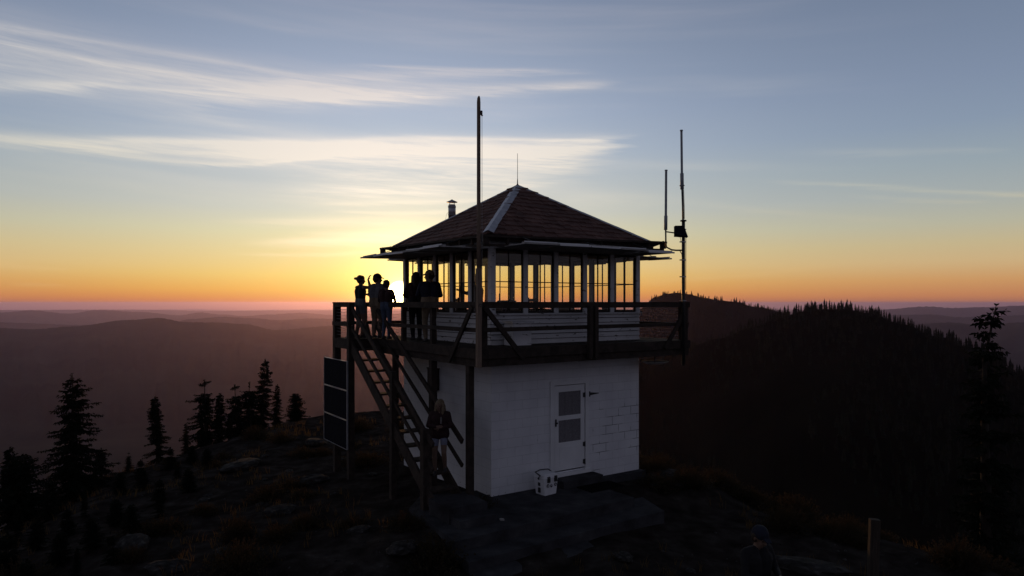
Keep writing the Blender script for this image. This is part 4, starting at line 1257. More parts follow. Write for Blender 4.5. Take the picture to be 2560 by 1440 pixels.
# crest of the wooded hill: each tree of the skyline on its own
def cone_tree(seed):
    r = random.Random(seed); q = MB(); n = 7; tiers = 7
    q.tube([(0,0,-.06),(0,0,.3)], [.02,.016], 4, mi=1, cap=False)
    for t in range(tiers):
        z0 = .10 + .80*t/tiers; z1 = min(1.0, z0 + .30)
        rr = .17*(1-z0)**.8 + .015
        ring = [(rr*r.uniform(.55,1.25)*math.cos(2*PI*k/n+t), rr*r.uniform(.55,1.25)*math.sin(2*PI*k/n+t), z0 - r.uniform(0,.05)) for k in range(n)]
        mid_ = [(.42*x, .42*y, z0+.07) for x,y,_ in ring]
        q.add(ring+mid_+[(r.uniform(-.01,.01), r.uniform(-.01,.01), z1)], [(k,(k+1)%n,n+(k+1)%n,n+k) for k in range(n)] + [(n+k,n+(k+1)%n,2*n) for k in range(n)])
    return q
cones = [cone_tree(s).mesh("crest_fir", [M["needles"], M["bark"]]) for s in range(5)]
rc = random.Random(19)
pxs = []
p_ = 1850.0
while p_ < 2500:
    pxs.append(p_); p_ += rc.uniform(3.0, 10.5) if 2000 < p_ < 2330 else rc.uniform(5, 13)
for px in pxs:
    rr = R_B + rc.uniform(-14, 10)
    a = az_of(px); X, Y = rr*math.sin(a), rr*math.cos(a)
    h = rc.choice((rc.uniform(3.5,5.5), rc.uniform(4.5,7), rc.uniform(6,8.5)))
    o = link("fir_tree", rc.choice(cones), None, (X, Y, ground_z(X, Y)-.6), (0, 0, rc.uniform(0,6)))
    o.scale = (h*rc.uniform(.75,1.15), h*rc.uniform(.75,1.15), h)
    tag(o, "small fir standing in the skyline of the black wooded hill", "tree", "firs along the crest of the black wooded hill")
# the forest covering the hills
def forest(name, label, pts):
    protos = [cone_tree(s+30) for s in range(6)]
    V = []; F = []; n = 0
    arr = [(np.array(p.v), p.f) for p in protos]
    for x, y, z, h in pts:
        v, f = arr[rc.randrange(6)]; a = rc.uniform(0, 6.28); c, s = math.cos(a), math.sin(a); w_ = h*rc.uniform(.8,1.3)
        vv = np.stack([(v[:,0]*c - v[:,1]*s)*w_ + x, (v[:,0]*s + v[:,1]*c)*w_ + y, v[:,2]*h + z], 1)
        V.append(vv); F.extend(tuple(i+n for i in ff) for ff in f); n += len(v)
    me = bpy.data.meshes.new(name); me.from_pydata(np.concatenate(V).tolist(), [], F); me.materials.append(M["needles"]); me.update()
    o = link(name, me); tag(o, label, "forest", kind="stuff"); return o
pts = []
while len(pts) < 3600:
    px = rc.uniform(1450, 2760); rr = rc.uniform(95, R_B+40)
    a = az_of(px); X, Y = rr*math.sin(a), rr*math.cos(a)
    nz = mnoise.noise(Vector((X*.012, Y*.012, 5)))
    if nz < -.30 and rr < R_B-60: continue
    pts.append((X, Y, ground_z(X, Y)-.5, rc.uniform(3.2, 8.0)*(1 + .55*nz)))
forest("forest", "dark fir forest covering the slopes of the hill on the right", pts)
# forest on the rounded hill behind it
hc = [o for o in COL.objects if o.name.startswith("hill")][0]
hv = [hc.data.vertices[i].co for i in range(len(hc.data.vertices))]
pts = []; nr1 = 27
ncol = len(hv)//nr1
for _ in range(1500):
    i = rc.randrange(ncol-1); j = rc.choice((13,13,12,12,11,10,9))
    a_, b_ = hv[i*nr1+j], hv[(i+1)*nr1+j]; c_ = hv[i*nr1+max(0,j-1)]
    t = rc.random(); s = rc.random()*(0.25 if j == 13 else 1)
    p = a_.lerp(b_, t).lerp(c_.lerp(hv[(i+1)*nr1+max(0,j-1)], t), s)
    pts.append((p.x, p.y, p.z-1, rc.uniform(6,12)))
forest("forest", "trees covering the rounded hill behind the right end of the deck", pts)

# scrub: low mounds of stems, leaves catching the last light
def shrub_mesh(seed, n=320, r0=.42, h=.42, name="shrub"):
    r = random.Random(seed); q = MB()
    for _ in range(n):
        a = r.uniform(0, 2*PI); rad_ = r0*math.sqrt(r.random())
        x, y = rad_*math.cos(a), rad_*math.sin(a)
        top = h*(1-(rad_/r0)**2*.75)*r.uniform(.6,1.15)
        d = Vector((x*.9+r.uniform(-.1,.1), y*.9+r.uniform(-.1,.1), top)); p = Vector((x*.5, y*.5, -.06))
        s = Vector((-math.sin(a+r.uniform(-1,1)), math.cos(a), 0))*r.uniform(.006,.012)
        e = p + d
        q.add([p-s, p+s, e+s*.4, e-s*.4], [(0,1,2,3)])
        for k in range(3):
            c = p + d*r.uniform(.45,1.0); dv = Vector((r.uniform(-1,1), r.uniform(-1,1), r.uniform(-.2,.9))).normalized()*r.uniform(.03,.06)
            sv = dv.cross(Vector((r.uniform(-1,1), r.uniform(-1,1), r.uniform(-1,1)))).normalized()*.016
            q.add([c, c+dv*.5+sv, c+dv, c+dv*.5-sv], [(0,1,2,3)])
    return q.mesh(name, M["scrub"])
shrubs = [shrub_mesh(s, n=300 if s % 2 else 380, h=.38 + .1*(s % 3)) for s in range(5)]
rs_ = random.Random(5)
def shrub(x, y, s, label, group=None, sz=None):
    o = link("shrub", rs_.choice(shrubs), None, (x, y, ground_z(x, y)-.02), (0, 0, rs_.uniform(0,6)))
    o.scale = (s, s*rs_.uniform(.8,1.2), (sz or s)*rs_.uniform(.8,1.1)); tag(o, label, "shrub", group)
GS = "low shrubs along the right-hand brow of the summit"
for i in range(40):
    t = rs_.uniform(-.05, 1.25)
    off = rs_.choice((rs_.uniform(-.2,.45), rs_.uniform(-1.3,.3), rs_.uniform(-2.2,-.6)))
    x = 3.5 + 4.9*t + off*6.2/7.9; y = 19 - 6.2*t + off*4.9/7.9
    if y < 10.5 or (abs(x-6.05*y/11.5) < .7 and y < 11.8 and x > 4.5): continue
    shrub(x, y, rs_.uniform(.55, 1.15), "low shrub with sunlit tips on the brow right of the lookout", GS)
GSL = "low shrubs on the dark stony ground left of the terrace"
for i in range(26):
    x = rs_.uniform(-9, -3.0); y = rs_.uniform(10, 25)
    if T(0,0).x - 3 < x and y > 14 and x > -4.5: continue
    shrub(x, y, rs_.uniform(.6, 1.3), "low dark shrub on the stony ground left of the stairs", GSL)
p = T(-.38, -.32); shrub(p.x, p.y, .95, "dark low bush against the near corner of the block wall")
p = T(-2.35, -1.9); shrub(p.x, p.y, 1.05, "dark bush beside the left end of the terrace steps", None, 1.1)
p = T(-2.5, -2.8); shrub(p.x, p.y, .8, "second dark bush below the terrace steps at the left")
p = T(-2.2, -.5); shrub(p.x, p.y, .7, "small bush between the stair pad and the terrace edge")

def rock_mesh(seed, flat=.55):
    r = random.Random(seed)
    bm = bmesh.new(); bmesh.ops.create_icosphere(bm, subdivisions=3, radius=.5)
    for v in bm.verts:
        k = 1 + .45*mnoise.noise(v.co*1.7 + Vector((seed*3.3,0,0))) + .18*mnoise.noise(v.co*4.5 + Vector((0,seed,0)))
        v.co *= k
        v.co.z = math.copysign(min(abs(v.co.z), .42), v.co.z)*flat*1.3
        v.co.x = round(v.co.x*5)/5*.35 + v.co.x*.65
    me = bpy.data.meshes.new("rock"); bm.to_mesh(me); bm.free(); me.materials.append(M["rock"]); return me
rocks = [rock_mesh(s, .4+.12*(s % 3)) for s in range(5)]
def rock(x, y, s, label, group=None, sx=1.0, up=0.0):
    o = link("rock", rs_.choice(rocks), None, (x, y, ground_z(x, y)+up), (rs_.uniform(-.15,.15), rs_.uniform(-.15,.15), rs_.uniform(0,6)))
    o.scale = (s*sx, s, s*rs_.uniform(.55,.8)); tag(o, label, "rock", group); return o
def rpx(px, py):
    """where the line of sight through a photo point meets the ground"""
    for k in range(700):
        Y = 5 + k*.05
        X = xof(px, Y)
        if zof(py, Y) <= ground_z(X, Y): return X, Y
    return xof(px, 22), 22
for px, py, s, sx, lab in ((605,1165,.75,1.9,"long flat pale rock slab on the slope left of the solar panels"),(775,1206,.55,1.5,"flat grey rock below the solar panels"),
        (792,1004,.75,1.3,"dark boulder on the crest just left of the solar panels"),(930,1190,.22,1,"small pale rock under the stairs"),(1650,1190,.55,1.8,"pale rounded rock on the path right of the cabin wall"),
        (1692,1220,.30,1,"small pale rock beside the rounded one right of the cabin"),(1640,1218,.25,1,"little stone near the right end of the terrace"),(330,1365,.5,1.7,"broad dull rock among the scrub at the lower left"),
        (420,1425,.45,1.5,"dull rock slab near the bottom left corner of the ground"),(1010,1375,.5,1.3,"grey rock below the stair pad"),(2030,1425,.8,1.6,"grey rock slab behind the person at the lower right"),(1560,1400,.35,1.2,"half buried stone in the bare ground below the terrace"),
        (700,1280,.5,1.4,"flat stone on the bare slope left of the stair foot"),(900,1330,.35,1.2,"stone on the slope below the stair foot")):
    X, Y = rpx(px, py); rock(X, Y, s, lab, None, sx, 0.04)
GK = "scattered stones on the summit ground"
for i in range(60):
    x = rs_.uniform(-9, 7); y = rs_.uniform(7, 26)
    q_ = Vector((x, y, 0)) - TORG; lx, ly = q_.dot(cR), q_.dot(cL)
    if -2.2 < lx < 5 and -3.2 < ly < 6: continue
    rock(x, y, rs_.uniform(.10,.30), "small scattered stone on the dark summit ground", GK, rs_.uniform(1,1.6), .01)

# gravel and dry grass, beyond counting
def on_tower(x, y):
    q_ = Vector((x, y, 0)) - TORG; lx, ly = q_.dot(cR), q_.dot(cL)
    return -2.2 < lx < 4.5 and -3.1 < ly < 4.4
gv = MB(); rg = random.Random(9); gg = MB()
for i in range(5200):
    x = rg.uniform(-11, 9); y = 5.5 + 20*rg.random()**1.3
    if on_tower(x, y) or mnoise.noise(Vector((x*.5,y*.5,3))) < -.12: continue
    z = ground_z(x, y); s = rg.uniform(.015,.055); a = rg.uniform(0,6)
    c, sn = math.cos(a)*s, math.sin(a)*s
    gv.add([(x+c,y+sn,z-.01),(x-sn,y+c,z-.01),(x-c,y-sn,z-.01),(x+sn,y-c,z-.01),(x+rg.uniform(-.3,.3)*s,y,z+s*rg.uniform(.4,.8))], [(0,1,4),(1,2,4),(2,3,4),(3,0,4)])
o = gv.build("gravel", M["rock"]); tag(o, "loose grey gravel over the summit ground", "gravel", kind="stuff")
for i in range(2600):
    x = rg.uniform(-12, 10); y = rg.uniform(6, 27)
    if on_tower(x, y) or mnoise.noise(Vector((x*.33,y*.33,8))) < .02: continue
    z = ground_z(x, y)
    for k in range(5):
        a = rg.uniform(0,6); l = rg.uniform(.08,.24); px_, py_ = x+rg.uniform(-.06,.06), y+rg.uniform(-.06,.06)
        dx, dy = math.cos(a)*l*.5, math.sin(a)*l*.5; w_ = .006
        gg.add([(px_-w_,py_,z-.03),(px_+w_,py_,z-.03),(px_+dx*.4+w_*.6,py_+dy*.4,z+l*.6),(px_+dx*.4-w_*.6,py_+dy*.4,z+l*.6),(px_+dx,py_+dy,z+l)], [(0,1,2,3),(3,2,4)])
o = gg.build("grass", M["grass"]); tag(o, "sparse dry grass on the summit", "grass", kind="stuff")
# ------------------------------------------------------------------ people
def mat_plain(name, c, rough=.8, var=.25, scale=14):
    a = tuple(x*(1-var) for x in c); b = tuple(min(1, x*(1+var)) for x in c)
    return mat_noise(name, [(.3,a),(.7,b)], scale, 4, rough)
M["skin"] = mat_plain("skin", (.15,.095,.07), .6, .1)
M["hair_dark"] = mat_plain("dark_hair", (.030,.020,.014), .6, .3, 40)
M["hair_blond"] = mat_plain("blond_hair", (.15,.11,.07), .6, .3, 40)
M["cl_black"] = mat_plain("black_cloth", (.010,.010,.012))
M["cl_maroon"] = mat_plain("maroon_cloth", (.026,.011,.012))
M["cl_grey"] = mat_plain("grey_cloth", (.10,.10,.11))
M["cl_denim"] = mat_plain("denim", (.055,.07,.11))
M["cl_pale"] = mat_plain("pale_denim", (.18,.19,.26))
M["cl_tan"] = mat_plain("tan_cloth", (.16,.12,.08))
M["cl_blue"] = mat_plain("navy_cloth", (.012,.014,.026))
M["shoe"] = mat_plain("shoes", (.05,.045,.045))
M["print_pale"] = mat_plain("pale_print", (.16,.145,.14))
DG = None
def capsule(bm, a, b, ra, rb, n=12, rings=4):
    a = Vector(a); b = Vector(b); d = b-a; L_ = d.length
    d = d.normalized() if L_ > 1e-6 else Vector((0,0,1))
    x = d.orthogonal().normalized(); y = d.cross(x)
    prof = []
    for i in range(rings+1):
        t = -PI/2 + (PI/2)*i/rings; prof.append((math.cos(t)*ra, math.sin(t)*ra))
    for i in range(rings+1):
        t = (PI/2)*i/rings; prof.append((math.cos(t)*rb, L_ + math.sin(t)*rb))
    prev = None
    rr = []
    for r, h in prof:
        if r < 1e-5: rr.append([bm.verts.new(a + d*h)])
        else: rr.append([bm.verts.new(a + d*h + x*(r*math.cos(2*PI*k/n)) + y*(r*math.sin(2*PI*k/n))) for k in range(n)])
    for p, q in zip(rr, rr[1:]):
        for k in range(n):
            k2 = (k+1) % n
            if len(p) == 1: bm.faces.new((p[0], q[k2], q[k]))
            elif len(q) == 1: bm.faces.new((p[k], p[k2], q[0]))
            else: bm.faces.new((p[k], p[k2], q[k2], q[k]))

def hand_prims(wrist, d, nrm, side, curl, mat, sc=1.0):
    """palm, four fingers of unequal length with two bends, thumb off the side of the palm"""
    w = Vector(wrist); d = Vector(d).normalized(); n = Vector(nrm); n = (n - d*n.dot(d)).normalized(); s = d.cross(n)*side
    P = []
    P.append((w, w + d*.030, .024, .026, mat))
    for o in (-.022, -.007, .008, .022): P.append((w + d*.02 + s*o*.7, w + d*.080 + s*o, .013, .0115, mat))
    for o, L_ in ((-.027,.062),(-.009,.074),(.010,.080),(.029,.070)):
        p = w + d*.084 + s*o; dd = d + s*o*2.2
        c1 = curl
        p1 = p + (dd*math.cos(c1) + n*math.sin(c1)).normalized()*L_*.45
        p2 = p1 + (dd*math.cos(c1*2) + n*math.sin(c1*2)).normalized()*L_*.32
        p3 = p2 + (dd*math.cos(c1*2.8) + n*math.sin(c1*2.8)).normalized()*L_*.23
        P += [(p, p1, .0088, .0082, mat), (p1, p2, .0082, .0076, mat), (p2, p3, .0076, .0068, mat)]
    t0 = w + d*.028 + s*.024; t1 = t0 + (d*.6 + s*.75 + n*.25).normalized()*.042; t2 = t1 + (d*.85 + s*.25 + n*.35).normalized()*.034
    P += [(t0, t1, .0115, .010, mat), (t1, t2, .010, .0078, mat)]
    return [(a, b, ra*sc, rb*sc, m) for a, b, ra, rb, m in P]

def person(loc, facing, h, label, pose, clothes, group=None, hair=None, cap=None, extras=None):
    """pose: joints in metres for a 1.70 m figure; x ahead, y to the figure's left, z up"""
    J = dict(pel=(0,0,.94), chest=(.0,0,1.28), neck=(0,0,1.45), head=(.02,0,1.585),
             hipL=(0,.09,.90), kneeL=(.02,.10,.50), ankL=(-.01,.10,.085), hipR=(0,-.09,.90), kneeR=(.02,-.10,.50), ankR=(-.01,-.10,.085),
             shL=(0,.175,1.385), elL=(-.02,.235,1.10), wrL=(.05,.245,.86), shR=(0,-.175,1.385), elR=(-.02,-.235,1.10), wrR=(.05,-.245,.86),
             hdL=(.25,0,-1), hdR=(.25,0,-1), nL=(0,-1,0), nR=(0,1,0), look=(1,0,0), curlL=.35, curlR=.35, w=1.12, hs=1.08, footL=(1,0,0), footR=(1,0,0))
    J.update(pose)
    for s_ in ("L","R"):
        for j_ in ("sh","el","wr"):
            v_ = J[j_+s_]; J[j_+s_] = (v_[0], v_[1]*(1+(J["w"]-1)*.75) if j_ != "wr" else v_[1]+(.03 if s_ == "L" else -.03)*(J["w"]-1)*4, v_[2])
    V = {k: (Vector(v) if isinstance(v, tuple) else v) for k, v in J.items()}
    w = V["w"]
    top, arm, leg, shin, skin, shoe = (clothes.get(k, d) for k, d in (("top","cl_black"),("arm",None),("leg","cl_denim"),("shin",None),("skin","skin"),("shoe","shoe")))
    arm = arm or top; shin = shin or leg
    fore = clothes.get("fore", "skin"); thigh_split = clothes.get("split", .0)
    P = []
    pel, ch, nk, hd = V["pel"], V["chest"], V["neck"], V["head"]
    lk = V["look"].normalized(); upv = (hd-nk).normalized(); sidev = upv.cross(lk).normalized(); lk = sidev.cross(upv)
    sh = (V["shL"] - V["shR"]).normalized(); hp = (V["hipL"] - V["hipR"]).normalized()
    inf = clothes.get("loose", .0)
    waist = pel.lerp(ch, .42)
    # torso: paired columns make a body wider than deep
    for sg in (-1, 1):
        P.append((pel + hp*sg*.075*w - Vector((0,0,.03)), waist + hp*sg*.062*w, .105*w, .092*w+inf, leg if clothes.get("long_top") is None else top))
        P.append((waist + hp*sg*.062*w, ch + sh*sg*.085*w, .092*w+inf, .105*w+inf, top))
        P.append((ch + sh*sg*.085*w, nk + sh*sg*.075*w - Vector((0,0,.085)), .105*w+inf, .072*w+inf, top))
        P.append((nk + sh*sg*.02 - Vector((0,0,.04)), (V["shL"] if sg > 0 else V["shR"]) - sh*sg*.02, .055, .056+inf, top))
    if clothes.get("hem"):
        for sg in (-1, 1): P.append((waist + hp*sg*.065*w, pel + hp*sg*.075*w - Vector((0,0,.02)), .10*w+inf, .118*w+inf, top))
    P.append((nk - Vector((0,0,.03)), hd - upv*.07, .052, .050, skin))
    # head: skull, jaw, nose, brow, ears
    head_i = len(P)
    P.append((hd - lk*.022 + upv*.022, hd + lk*.012 + upv*.026, .086, .080, skin))
    P.append((hd + lk*.018 - upv*.045, hd + lk*.052 - upv*.080, .056, .034, skin))
    P.append((hd + lk*.045 + upv*.000, hd + lk*.050 - upv*.045, .052, .046, skin))
    P.append((hd + lk*.088 + upv*.010, hd + lk*.108 - upv*.026, .009, .014, skin))
    P.append((hd + lk*.084 - upv*.057, hd + lk*.086 - upv*.057 + sidev*.012, .015, .013, skin))
    for sg in (-1, 1):
        P.append((hd + sidev*sg*.080 + upv*.018, hd + sidev*sg*.084 - upv*.022 + lk*.004, .016, .011, skin))
        P.append((hd + lk*.082 + sidev*sg*.018 + upv*.026, hd + lk*.076 + sidev*sg*.045 + upv*.024, .010, .009, skin))
    hs = V["hs"]
    P = P[:head_i] + [(hd + (Vector(a)-hd)*hs, hd + (Vector(b)-hd)*hs, ra*hs, rb*hs, m) for a, b, ra, rb, m in P[head_i:]]
    for s_, sg in (("L", 1), ("R", -1)):
        hip, kn, an = V["hip"+s_], V["knee"+s_], V["ank"+s_]
        md = hip.lerp(kn, .55)
        P.append((hip, md, .088*w, .072*w, leg)); P.append((md, kn, .072*w, .056*w, leg if not clothes.get("shorts") else (leg if clothes["shorts"] > .6 else skin)))
        cf = kn.lerp(an, .35)
        P.append((kn, cf, .055*w, .056*w, shin)); P.append((cf, an, .056*w, .038*w, shin))
        ft = V["foot"+s_].normalized()
        he = an - ft*.035 - Vector((0,0,.045)); toe = an + ft*.145 - Vector((0,0,.058))
        P.append((an - Vector((0,0,.005)), he, .042, .040, shoe)); P.append((he, toe, .040, .028, shoe)); P.append((an - Vector((0,0,.01)), toe - ft*.04 + Vector((0,0,.02)), .040, .030, shoe))
        S_, el_, wr = V["sh"+s_], V["el"+s_], V["wr"+s_]
        ub = S_.lerp(el_, .5)
        P.append((S_, ub, .056+inf*.7, .048+inf*.7, arm)); P.append((ub, el_, .048+inf*.5, .040+inf*.5, fore if not clothes.get("sleeve") else arm))
        fa = el_.lerp(wr, .35)
        fm = fore if not clothes.get("sleeve") else arm
        P.append((el_, fa, .040+inf*.5, .041+inf*.4, fm)); P.append((fa, wr, .041+inf*.4, .027+inf*.2, fm))
        P += hand_prims(wr, V["hd"+s_], V["n"+s_], sg, V["curl"+s_], skin)
    k = h/1.70
    bm = bmesh.new()
    for a, b, ra, rb, m in P: capsule(bm, Vector(a)*k, Vector(b)*k, ra*k, rb*k, 10, 3)
    me = bpy.data.meshes.new("person_raw"); bm.to_mesh(me); bm.free()
    tmp = bpy.data.objects.new("person_raw", me); COL.objects.link(tmp)
    rm = tmp.modifiers.new("r", "REMESH"); rm.mode = "VOXEL"; rm.voxel_size = .0085
    sm = tmp.modifiers.new("s", "SMOOTH"); sm.factor = .5; sm.iterations = 3
    dg = bpy.context.evaluated_depsgraph_get(); dg.update()
    body = bpy.data.meshes.new_from_object(tmp.evaluated_get(dg))
    bpy.data.objects.remove(tmp); bpy.data.meshes.remove(me)
    body.name = "person"
    # paint every face with the material of the nearest limb
    nf = len(body.polygons); cen = np.empty(nf*3); body.polygons.foreach_get("center", cen); cen = cen.reshape(-1, 3)
    best = np.full(nf, 1e9); idx = np.zeros(nf, int)
    names = []
    for a, b, ra, rb, m in P:
        if m not in names: names.append(m)
        A = np.array(Vector(a)*k); B = np.array(Vector(b)*k); d = B-A; L2 = max(d.dot(d), 1e-9)
        t = np.clip(((cen-A) @ d)/L2, 0, 1)
        dist = np.linalg.norm(cen - (A + t[:,None]*d), axis=1) - (ra + (rb-ra)*t)*k
        u = dist < best; best[u] = dist[u]; idx[u] = names.index(m)
    body.materials.clear()
    for m in names: body.materials.append(M[m])
    body.polygons.foreach_set("material_index", idx.astype(np.int32)); body.polygons.foreach_set("use_smooth", [True]*nf); body.update()
    o = link("person", body, None, loc, (0, 0, facing)); tag(o, label, "person", group)
    # eyes
    hdk, lkk = hd*k, lk
    def child(name, prims, mat, voxel=.008):
        bmm = bmesh.new()
        q_ = hs if name in ("eyes", "hair", "cap") else 1.0
        for a, b, ra, rb in prims: capsule(bmm, (hd + (Vector(a)-hd)*q_)*k, (hd + (Vector(b)-hd)*q_)*k, ra*k*q_, rb*k*q_, 12, 4)
        me2 = bpy.data.meshes.new(name); bmm.to_mesh(me2); bmm.free()
        if voxel:
            t2 = bpy.data.objects.new("raw", me2); COL.objects.link(t2)
            r2 = t2.modifiers.new("r", "REMESH"); r2.mode = "VOXEL"; r2.voxel_size = voxel
            s2 = t2.modifiers.new("s", "SMOOTH"); s2.iterations = 2
            dg2 = bpy.context.evaluated_depsgraph_get(); dg2.update()
            me3 = bpy.data.meshes.new_from_object(t2.evaluated_get(dg2)); bpy.data.objects.remove(t2); bpy.data.meshes.remove(me2); me2 = me3
        me2.materials.clear(); me2.materials.append(M[mat]); me2.polygons.foreach_set("use_smooth", [True]*len(me2.polygons))
        me2.name = name
        return link(name, me2, o)
    child("eyes", [(hd + lk*.080 + sidev*sg*.032 + upv*.008, hd + lk*.082 + sidev*sg*.032 + upv*.008, .011, .011) for sg in (-1,1)], "hair_dark", None)
    B = lambda f, s, u: hd + lk*f + sidev*s + upv*u
    if hair:
        hm, style = hair
        pr = [(B(-.03,0,.045), B(.012,0,.052), .088, .076), (B(-.045,0,.0), B(-.035,0,-.03), .078, .064)]
        for sg in (-1,1): pr.append((B(-.02,sg*.045,.03), B(-.02,sg*.052,-.02), .055, .045))
        if style == "long":
            for sg in (-1,0,1):
                pr += [(B(-.05,sg*.05,-.02), B(-.075,sg*.065,-.20), .055, .050), (B(-.075,sg*.065,-.20), B(-.06,sg*.075,-.34), .050, .026)]
            for sg in (-1,1): pr += [(B(.0,sg*.075,.02), B(.03,sg*.085,-.14), .036, .032), (B(.03,sg*.085,-.14), B(.06,sg*.085,-.30), .032, .016)]
        if style == "curly":
            rr = random.Random(3)
            for _ in range(26):
                a, e = rr.uniform(0,2*PI), rr.uniform(-.5,1.4)
                c = B(-.02 + .085*math.cos(a)*math.cos(e), .085*math.sin(a)*math.cos(e), .025+.085*math.sin(e))
                if math.cos(a) > .5 and e < .6: continue
                pr.append((c, c + Vector((0,0,.004)), .030, .026))
        if style == "bun":
            pr.append((B(-.12,0,.03), B(-.15,0,.025), .035, .035))
        if style == "tail":
            pr += [(B(-.09,0,.03), B(-.13,0,.0), .032, .032), (B(-.13,0,.0), B(-.13,0,-.17), .030, .014)]
        child("hair", pr, hm)
    if cap:
        cm, back = cap
        f = -1 if back else 1
        pr = [(B(-.022,0,.048), B(.010,0,.050), .096, .088), (B(-.01,0,.055), B(-.008,0,.062), .093, .088)]
        pr += [(B(f*.075,sg*.035,.045), B(f*.150,sg*.028,.034), .013, .010) for sg in (-1,-.33,.33,1)]
        child("cap", pr, cm, .007)
    if extras:
        for nm, prims, mat in extras: child(nm, [(Vector(a), Vector(b), ra, rb) for a, b, ra, rb in prims], mat, .006)
    return o

def fang(v): return math.atan2(v[1], v[0])
GP = "people watching the sunset from the stair landing and catwalk"
def on_deck(px, e=None, u=None):
    """place on the left catwalk: pixel column plus the distance out from the wall"""
    k = (px-1280)/FPX
    # X = -.4365 - .829 e - .559 u ; Y = 14.36 - .559 e + .829 u
    u_ = (k*(14.36-.559*e) + .4365 + .829*e)/(-.559 - k*.829)
    p = T(-e, u_, Z_DECK+.006); return p
# leftmost: bare-armed woman, hand up against the sun
person(on_deck(901, 1.18), fang((.75,.66)), 1.56, "leftmost person on the landing, bare-armed with one hand raised towards the sun",
       dict(elR=(.16,-.24,1.38), wrR=(.16,-.13,1.60), hdR=(.25,-.25,1), nR=(1,0,-.3), elL=(.10,.24,1.16), wrL=(.28,.16,1.20), hdL=(1,-.4,.1), kneeR=(.05,-.11,.5), ankL=(-.06,.11,.085), look=(.8,-.6,.05)),
       dict(top="cl_black", arm="skin", leg="cl_grey", shin="skin", shorts=.5), GP, hair=("hair_dark","bun"))
person(on_deck(943, .86), fang((.38,.92)), 1.58, "broad person in a peaked cap facing right beside the bare-armed woman on the landing",
       dict(w=1.36, hs=1.14, look=(.35,-.94,.0), elL=(.14,.25,1.15), wrL=(.33,.10,1.18), hdL=(1,-.5,0), elR=(.02,-.27,1.12), wrR=(.22,-.20,.98), hdR=(1,.3,-.3), kneeL=(.05,.11,.5), ankR=(-.08,-.12,.085)),
       dict(top="cl_grey", leg="cl_tan", shin="skin", shorts=.9, loose=.015), GP, hair=("hair_dark","short"), cap=("cl_black", False))
person(on_deck(966, .86), fang((.35,.9)), 1.42, "shorter person with tousled hair directly left of the sun",
       dict(elL=(.04,.25,1.12), wrL=(.20,.18,1.02), elR=(.04,-.25,1.12), wrR=(.22,-.15,1.05), kneeL=(.06,.10,.5), ankR=(-.05,-.11,.085)),
       dict(top="cl_maroon", sleeve=True, leg="cl_denim", loose=.012), GP, hair=("hair_dark","curly"))
person(on_deck(1040, .42), fang((-.5,.85)), 1.60, "long-haired person standing directly right of the sun",
       dict(elL=(.06,.25,1.13), wrL=(.20,.12,1.08), elR=(.03,-.25,1.12), wrR=(.15,-.22,.93), kneeR=(.05,-.11,.5), ankL=(-.05,.1,.085), w=1.25),
       dict(top="cl_maroon", sleeve=True, leg="cl_black", loose=.012), GP, hair=("hair_dark","long"))
person(on_deck(1074, .50), fang((-.40,.9)), 1.60, "person in a small cap facing left, standing against the cab windows",
       dict(elL=(.08,.24,1.13), wrL=(.25,.10,1.10), hdL=(1,-.6,0), elR=(.05,-.26,1.12), wrR=(.24,-.14,1.08), kneeL=(.03,.11,.5), ankR=(-.06,-.12,.085), w=1.25, look=(.4,.9,0)),
       dict(top="cl_blue", sleeve=True, leg="cl_tan", loose=.014), GP, hair=("hair_dark","short"), cap=("cl_tan", False))
pI = T(.62, 1.55, Z_DECK+.031)
person(pI, fang((-.97,.15)), 1.52, "person inside the cab with one arm stretched out past the windows",
       dict(elL=(.24,.24,1.20), wrL=(.45,.18,1.28), hdL=(1,-.1,.45), nL=(0,-.3,-1), elR=(-.02,-.25,1.12), wrR=(.14,-.20,.98)),
       dict(top="cl_grey", leg="cl_denim", loose=.01), None, hair=("hair_dark","short"))
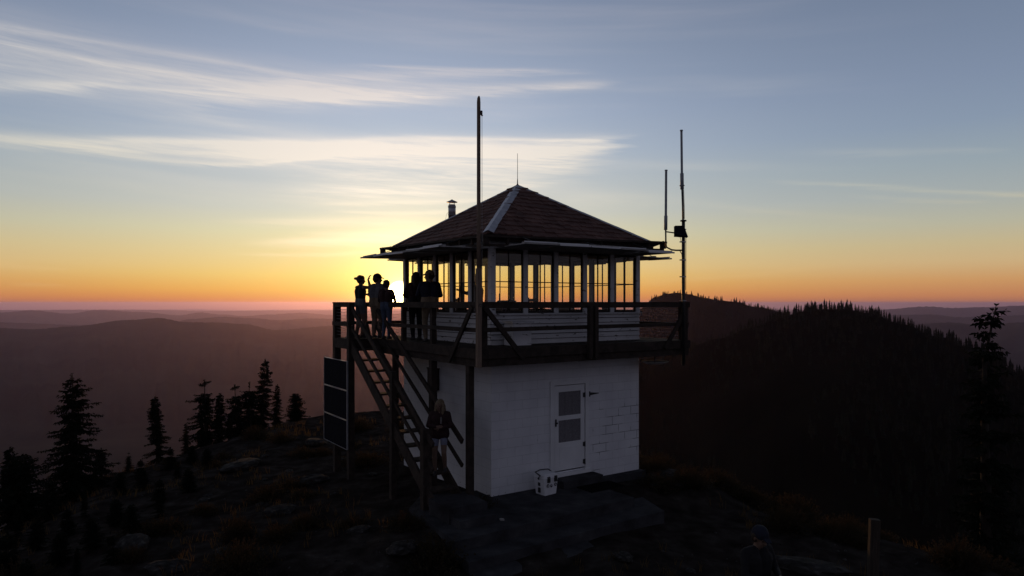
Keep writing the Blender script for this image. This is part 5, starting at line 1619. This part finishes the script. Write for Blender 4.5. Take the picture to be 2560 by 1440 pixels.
# woman coming down the stairs
pS = T(-1.16, .10, nose(.10)+.02)
person(pS, fang((-.05,-1)), 1.50, "blond woman in a dark sweater and pale shorts coming down the stairs",
       dict(pel=(-.02,0,.95), elL=(.06,.25,1.13), wrL=(.20,.03,1.09), hdL=(.1,-1,.1), nL=(-1,0,0), elR=(.06,-.25,1.13), wrR=(.21,-.05,1.13), hdR=(.15,1,.05), nR=(-1,0,0),
            kneeL=(.13,.11,.54), ankL=(-.02,.12,.16), kneeR=(.05,-.11,.51), ankR=(.02,-.11,.085), look=(1,-.35,-.15), w=1.06),
       dict(top="cl_maroon", sleeve=True, leg="cl_pale", shin="skin", shorts=.5, loose=.022, hem=True), None, hair=("hair_blond","long"),
       extras=[("chest_print", [((.135,.05,1.20),(.135,.05,1.32),.022,.022)], "print_pale")])
# pilot at the lower right, looking down at the controller
Yp = next(y_/100 for y_ in range(700, 1300) if zof(1316, y_/100) - 1.70 <= ground_z(xof(1892, y_/100), y_/100)); Xp = xof(1892, Yp); gz = zof(1316, Yp)
pP = person((Xp, Yp, gz-1.70), fang((.45,-.9)), 1.70, "dark-clothed person in a blue cap at the bottom right holding a controller",
       dict(elL=(.06,.25,1.12), wrL=(.27,.10,1.12), hdL=(.8,-.5,.1), nL=(0,-1,-.2), elR=(.06,-.25,1.12), wrR=(.27,-.10,1.12), hdR=(.8,.5,.1), nR=(0,1,-.2), curlL=.7, curlR=.7, head=(.05,0,1.575), look=(1,0,-.45)),
       dict(top="cl_black", sleeve=True, leg="cl_black", loose=.018), None, hair=("hair_dark","short"), cap=("cl_blue", False))
ct = empty("remote_controller"); ct.location = pP.matrix_basis @ Vector((.39, 0, 1.115)); ct.rotation_euler = (0, -.35, fang((.45,-.9)))
tag(ct, "small controller with pale edges held by the person at the bottom right", "controller")
q = MB(); frustum(q, -.018, .018, .10, .19, .09, .18); q.build("controller_body", M["black_metal"], ct)
q = MB(); q.box((-.045,-.07,.0185),(.045,.07,.024)); q.build("display", M["grey_board"], ct)
for s_ in (-1, 1):
    q = MB(); q.tube([(-.02,s_*.075,.018),(-.02,s_*.075,.035)], .008, 8); q.build("stick", M["galvanised"], ct)
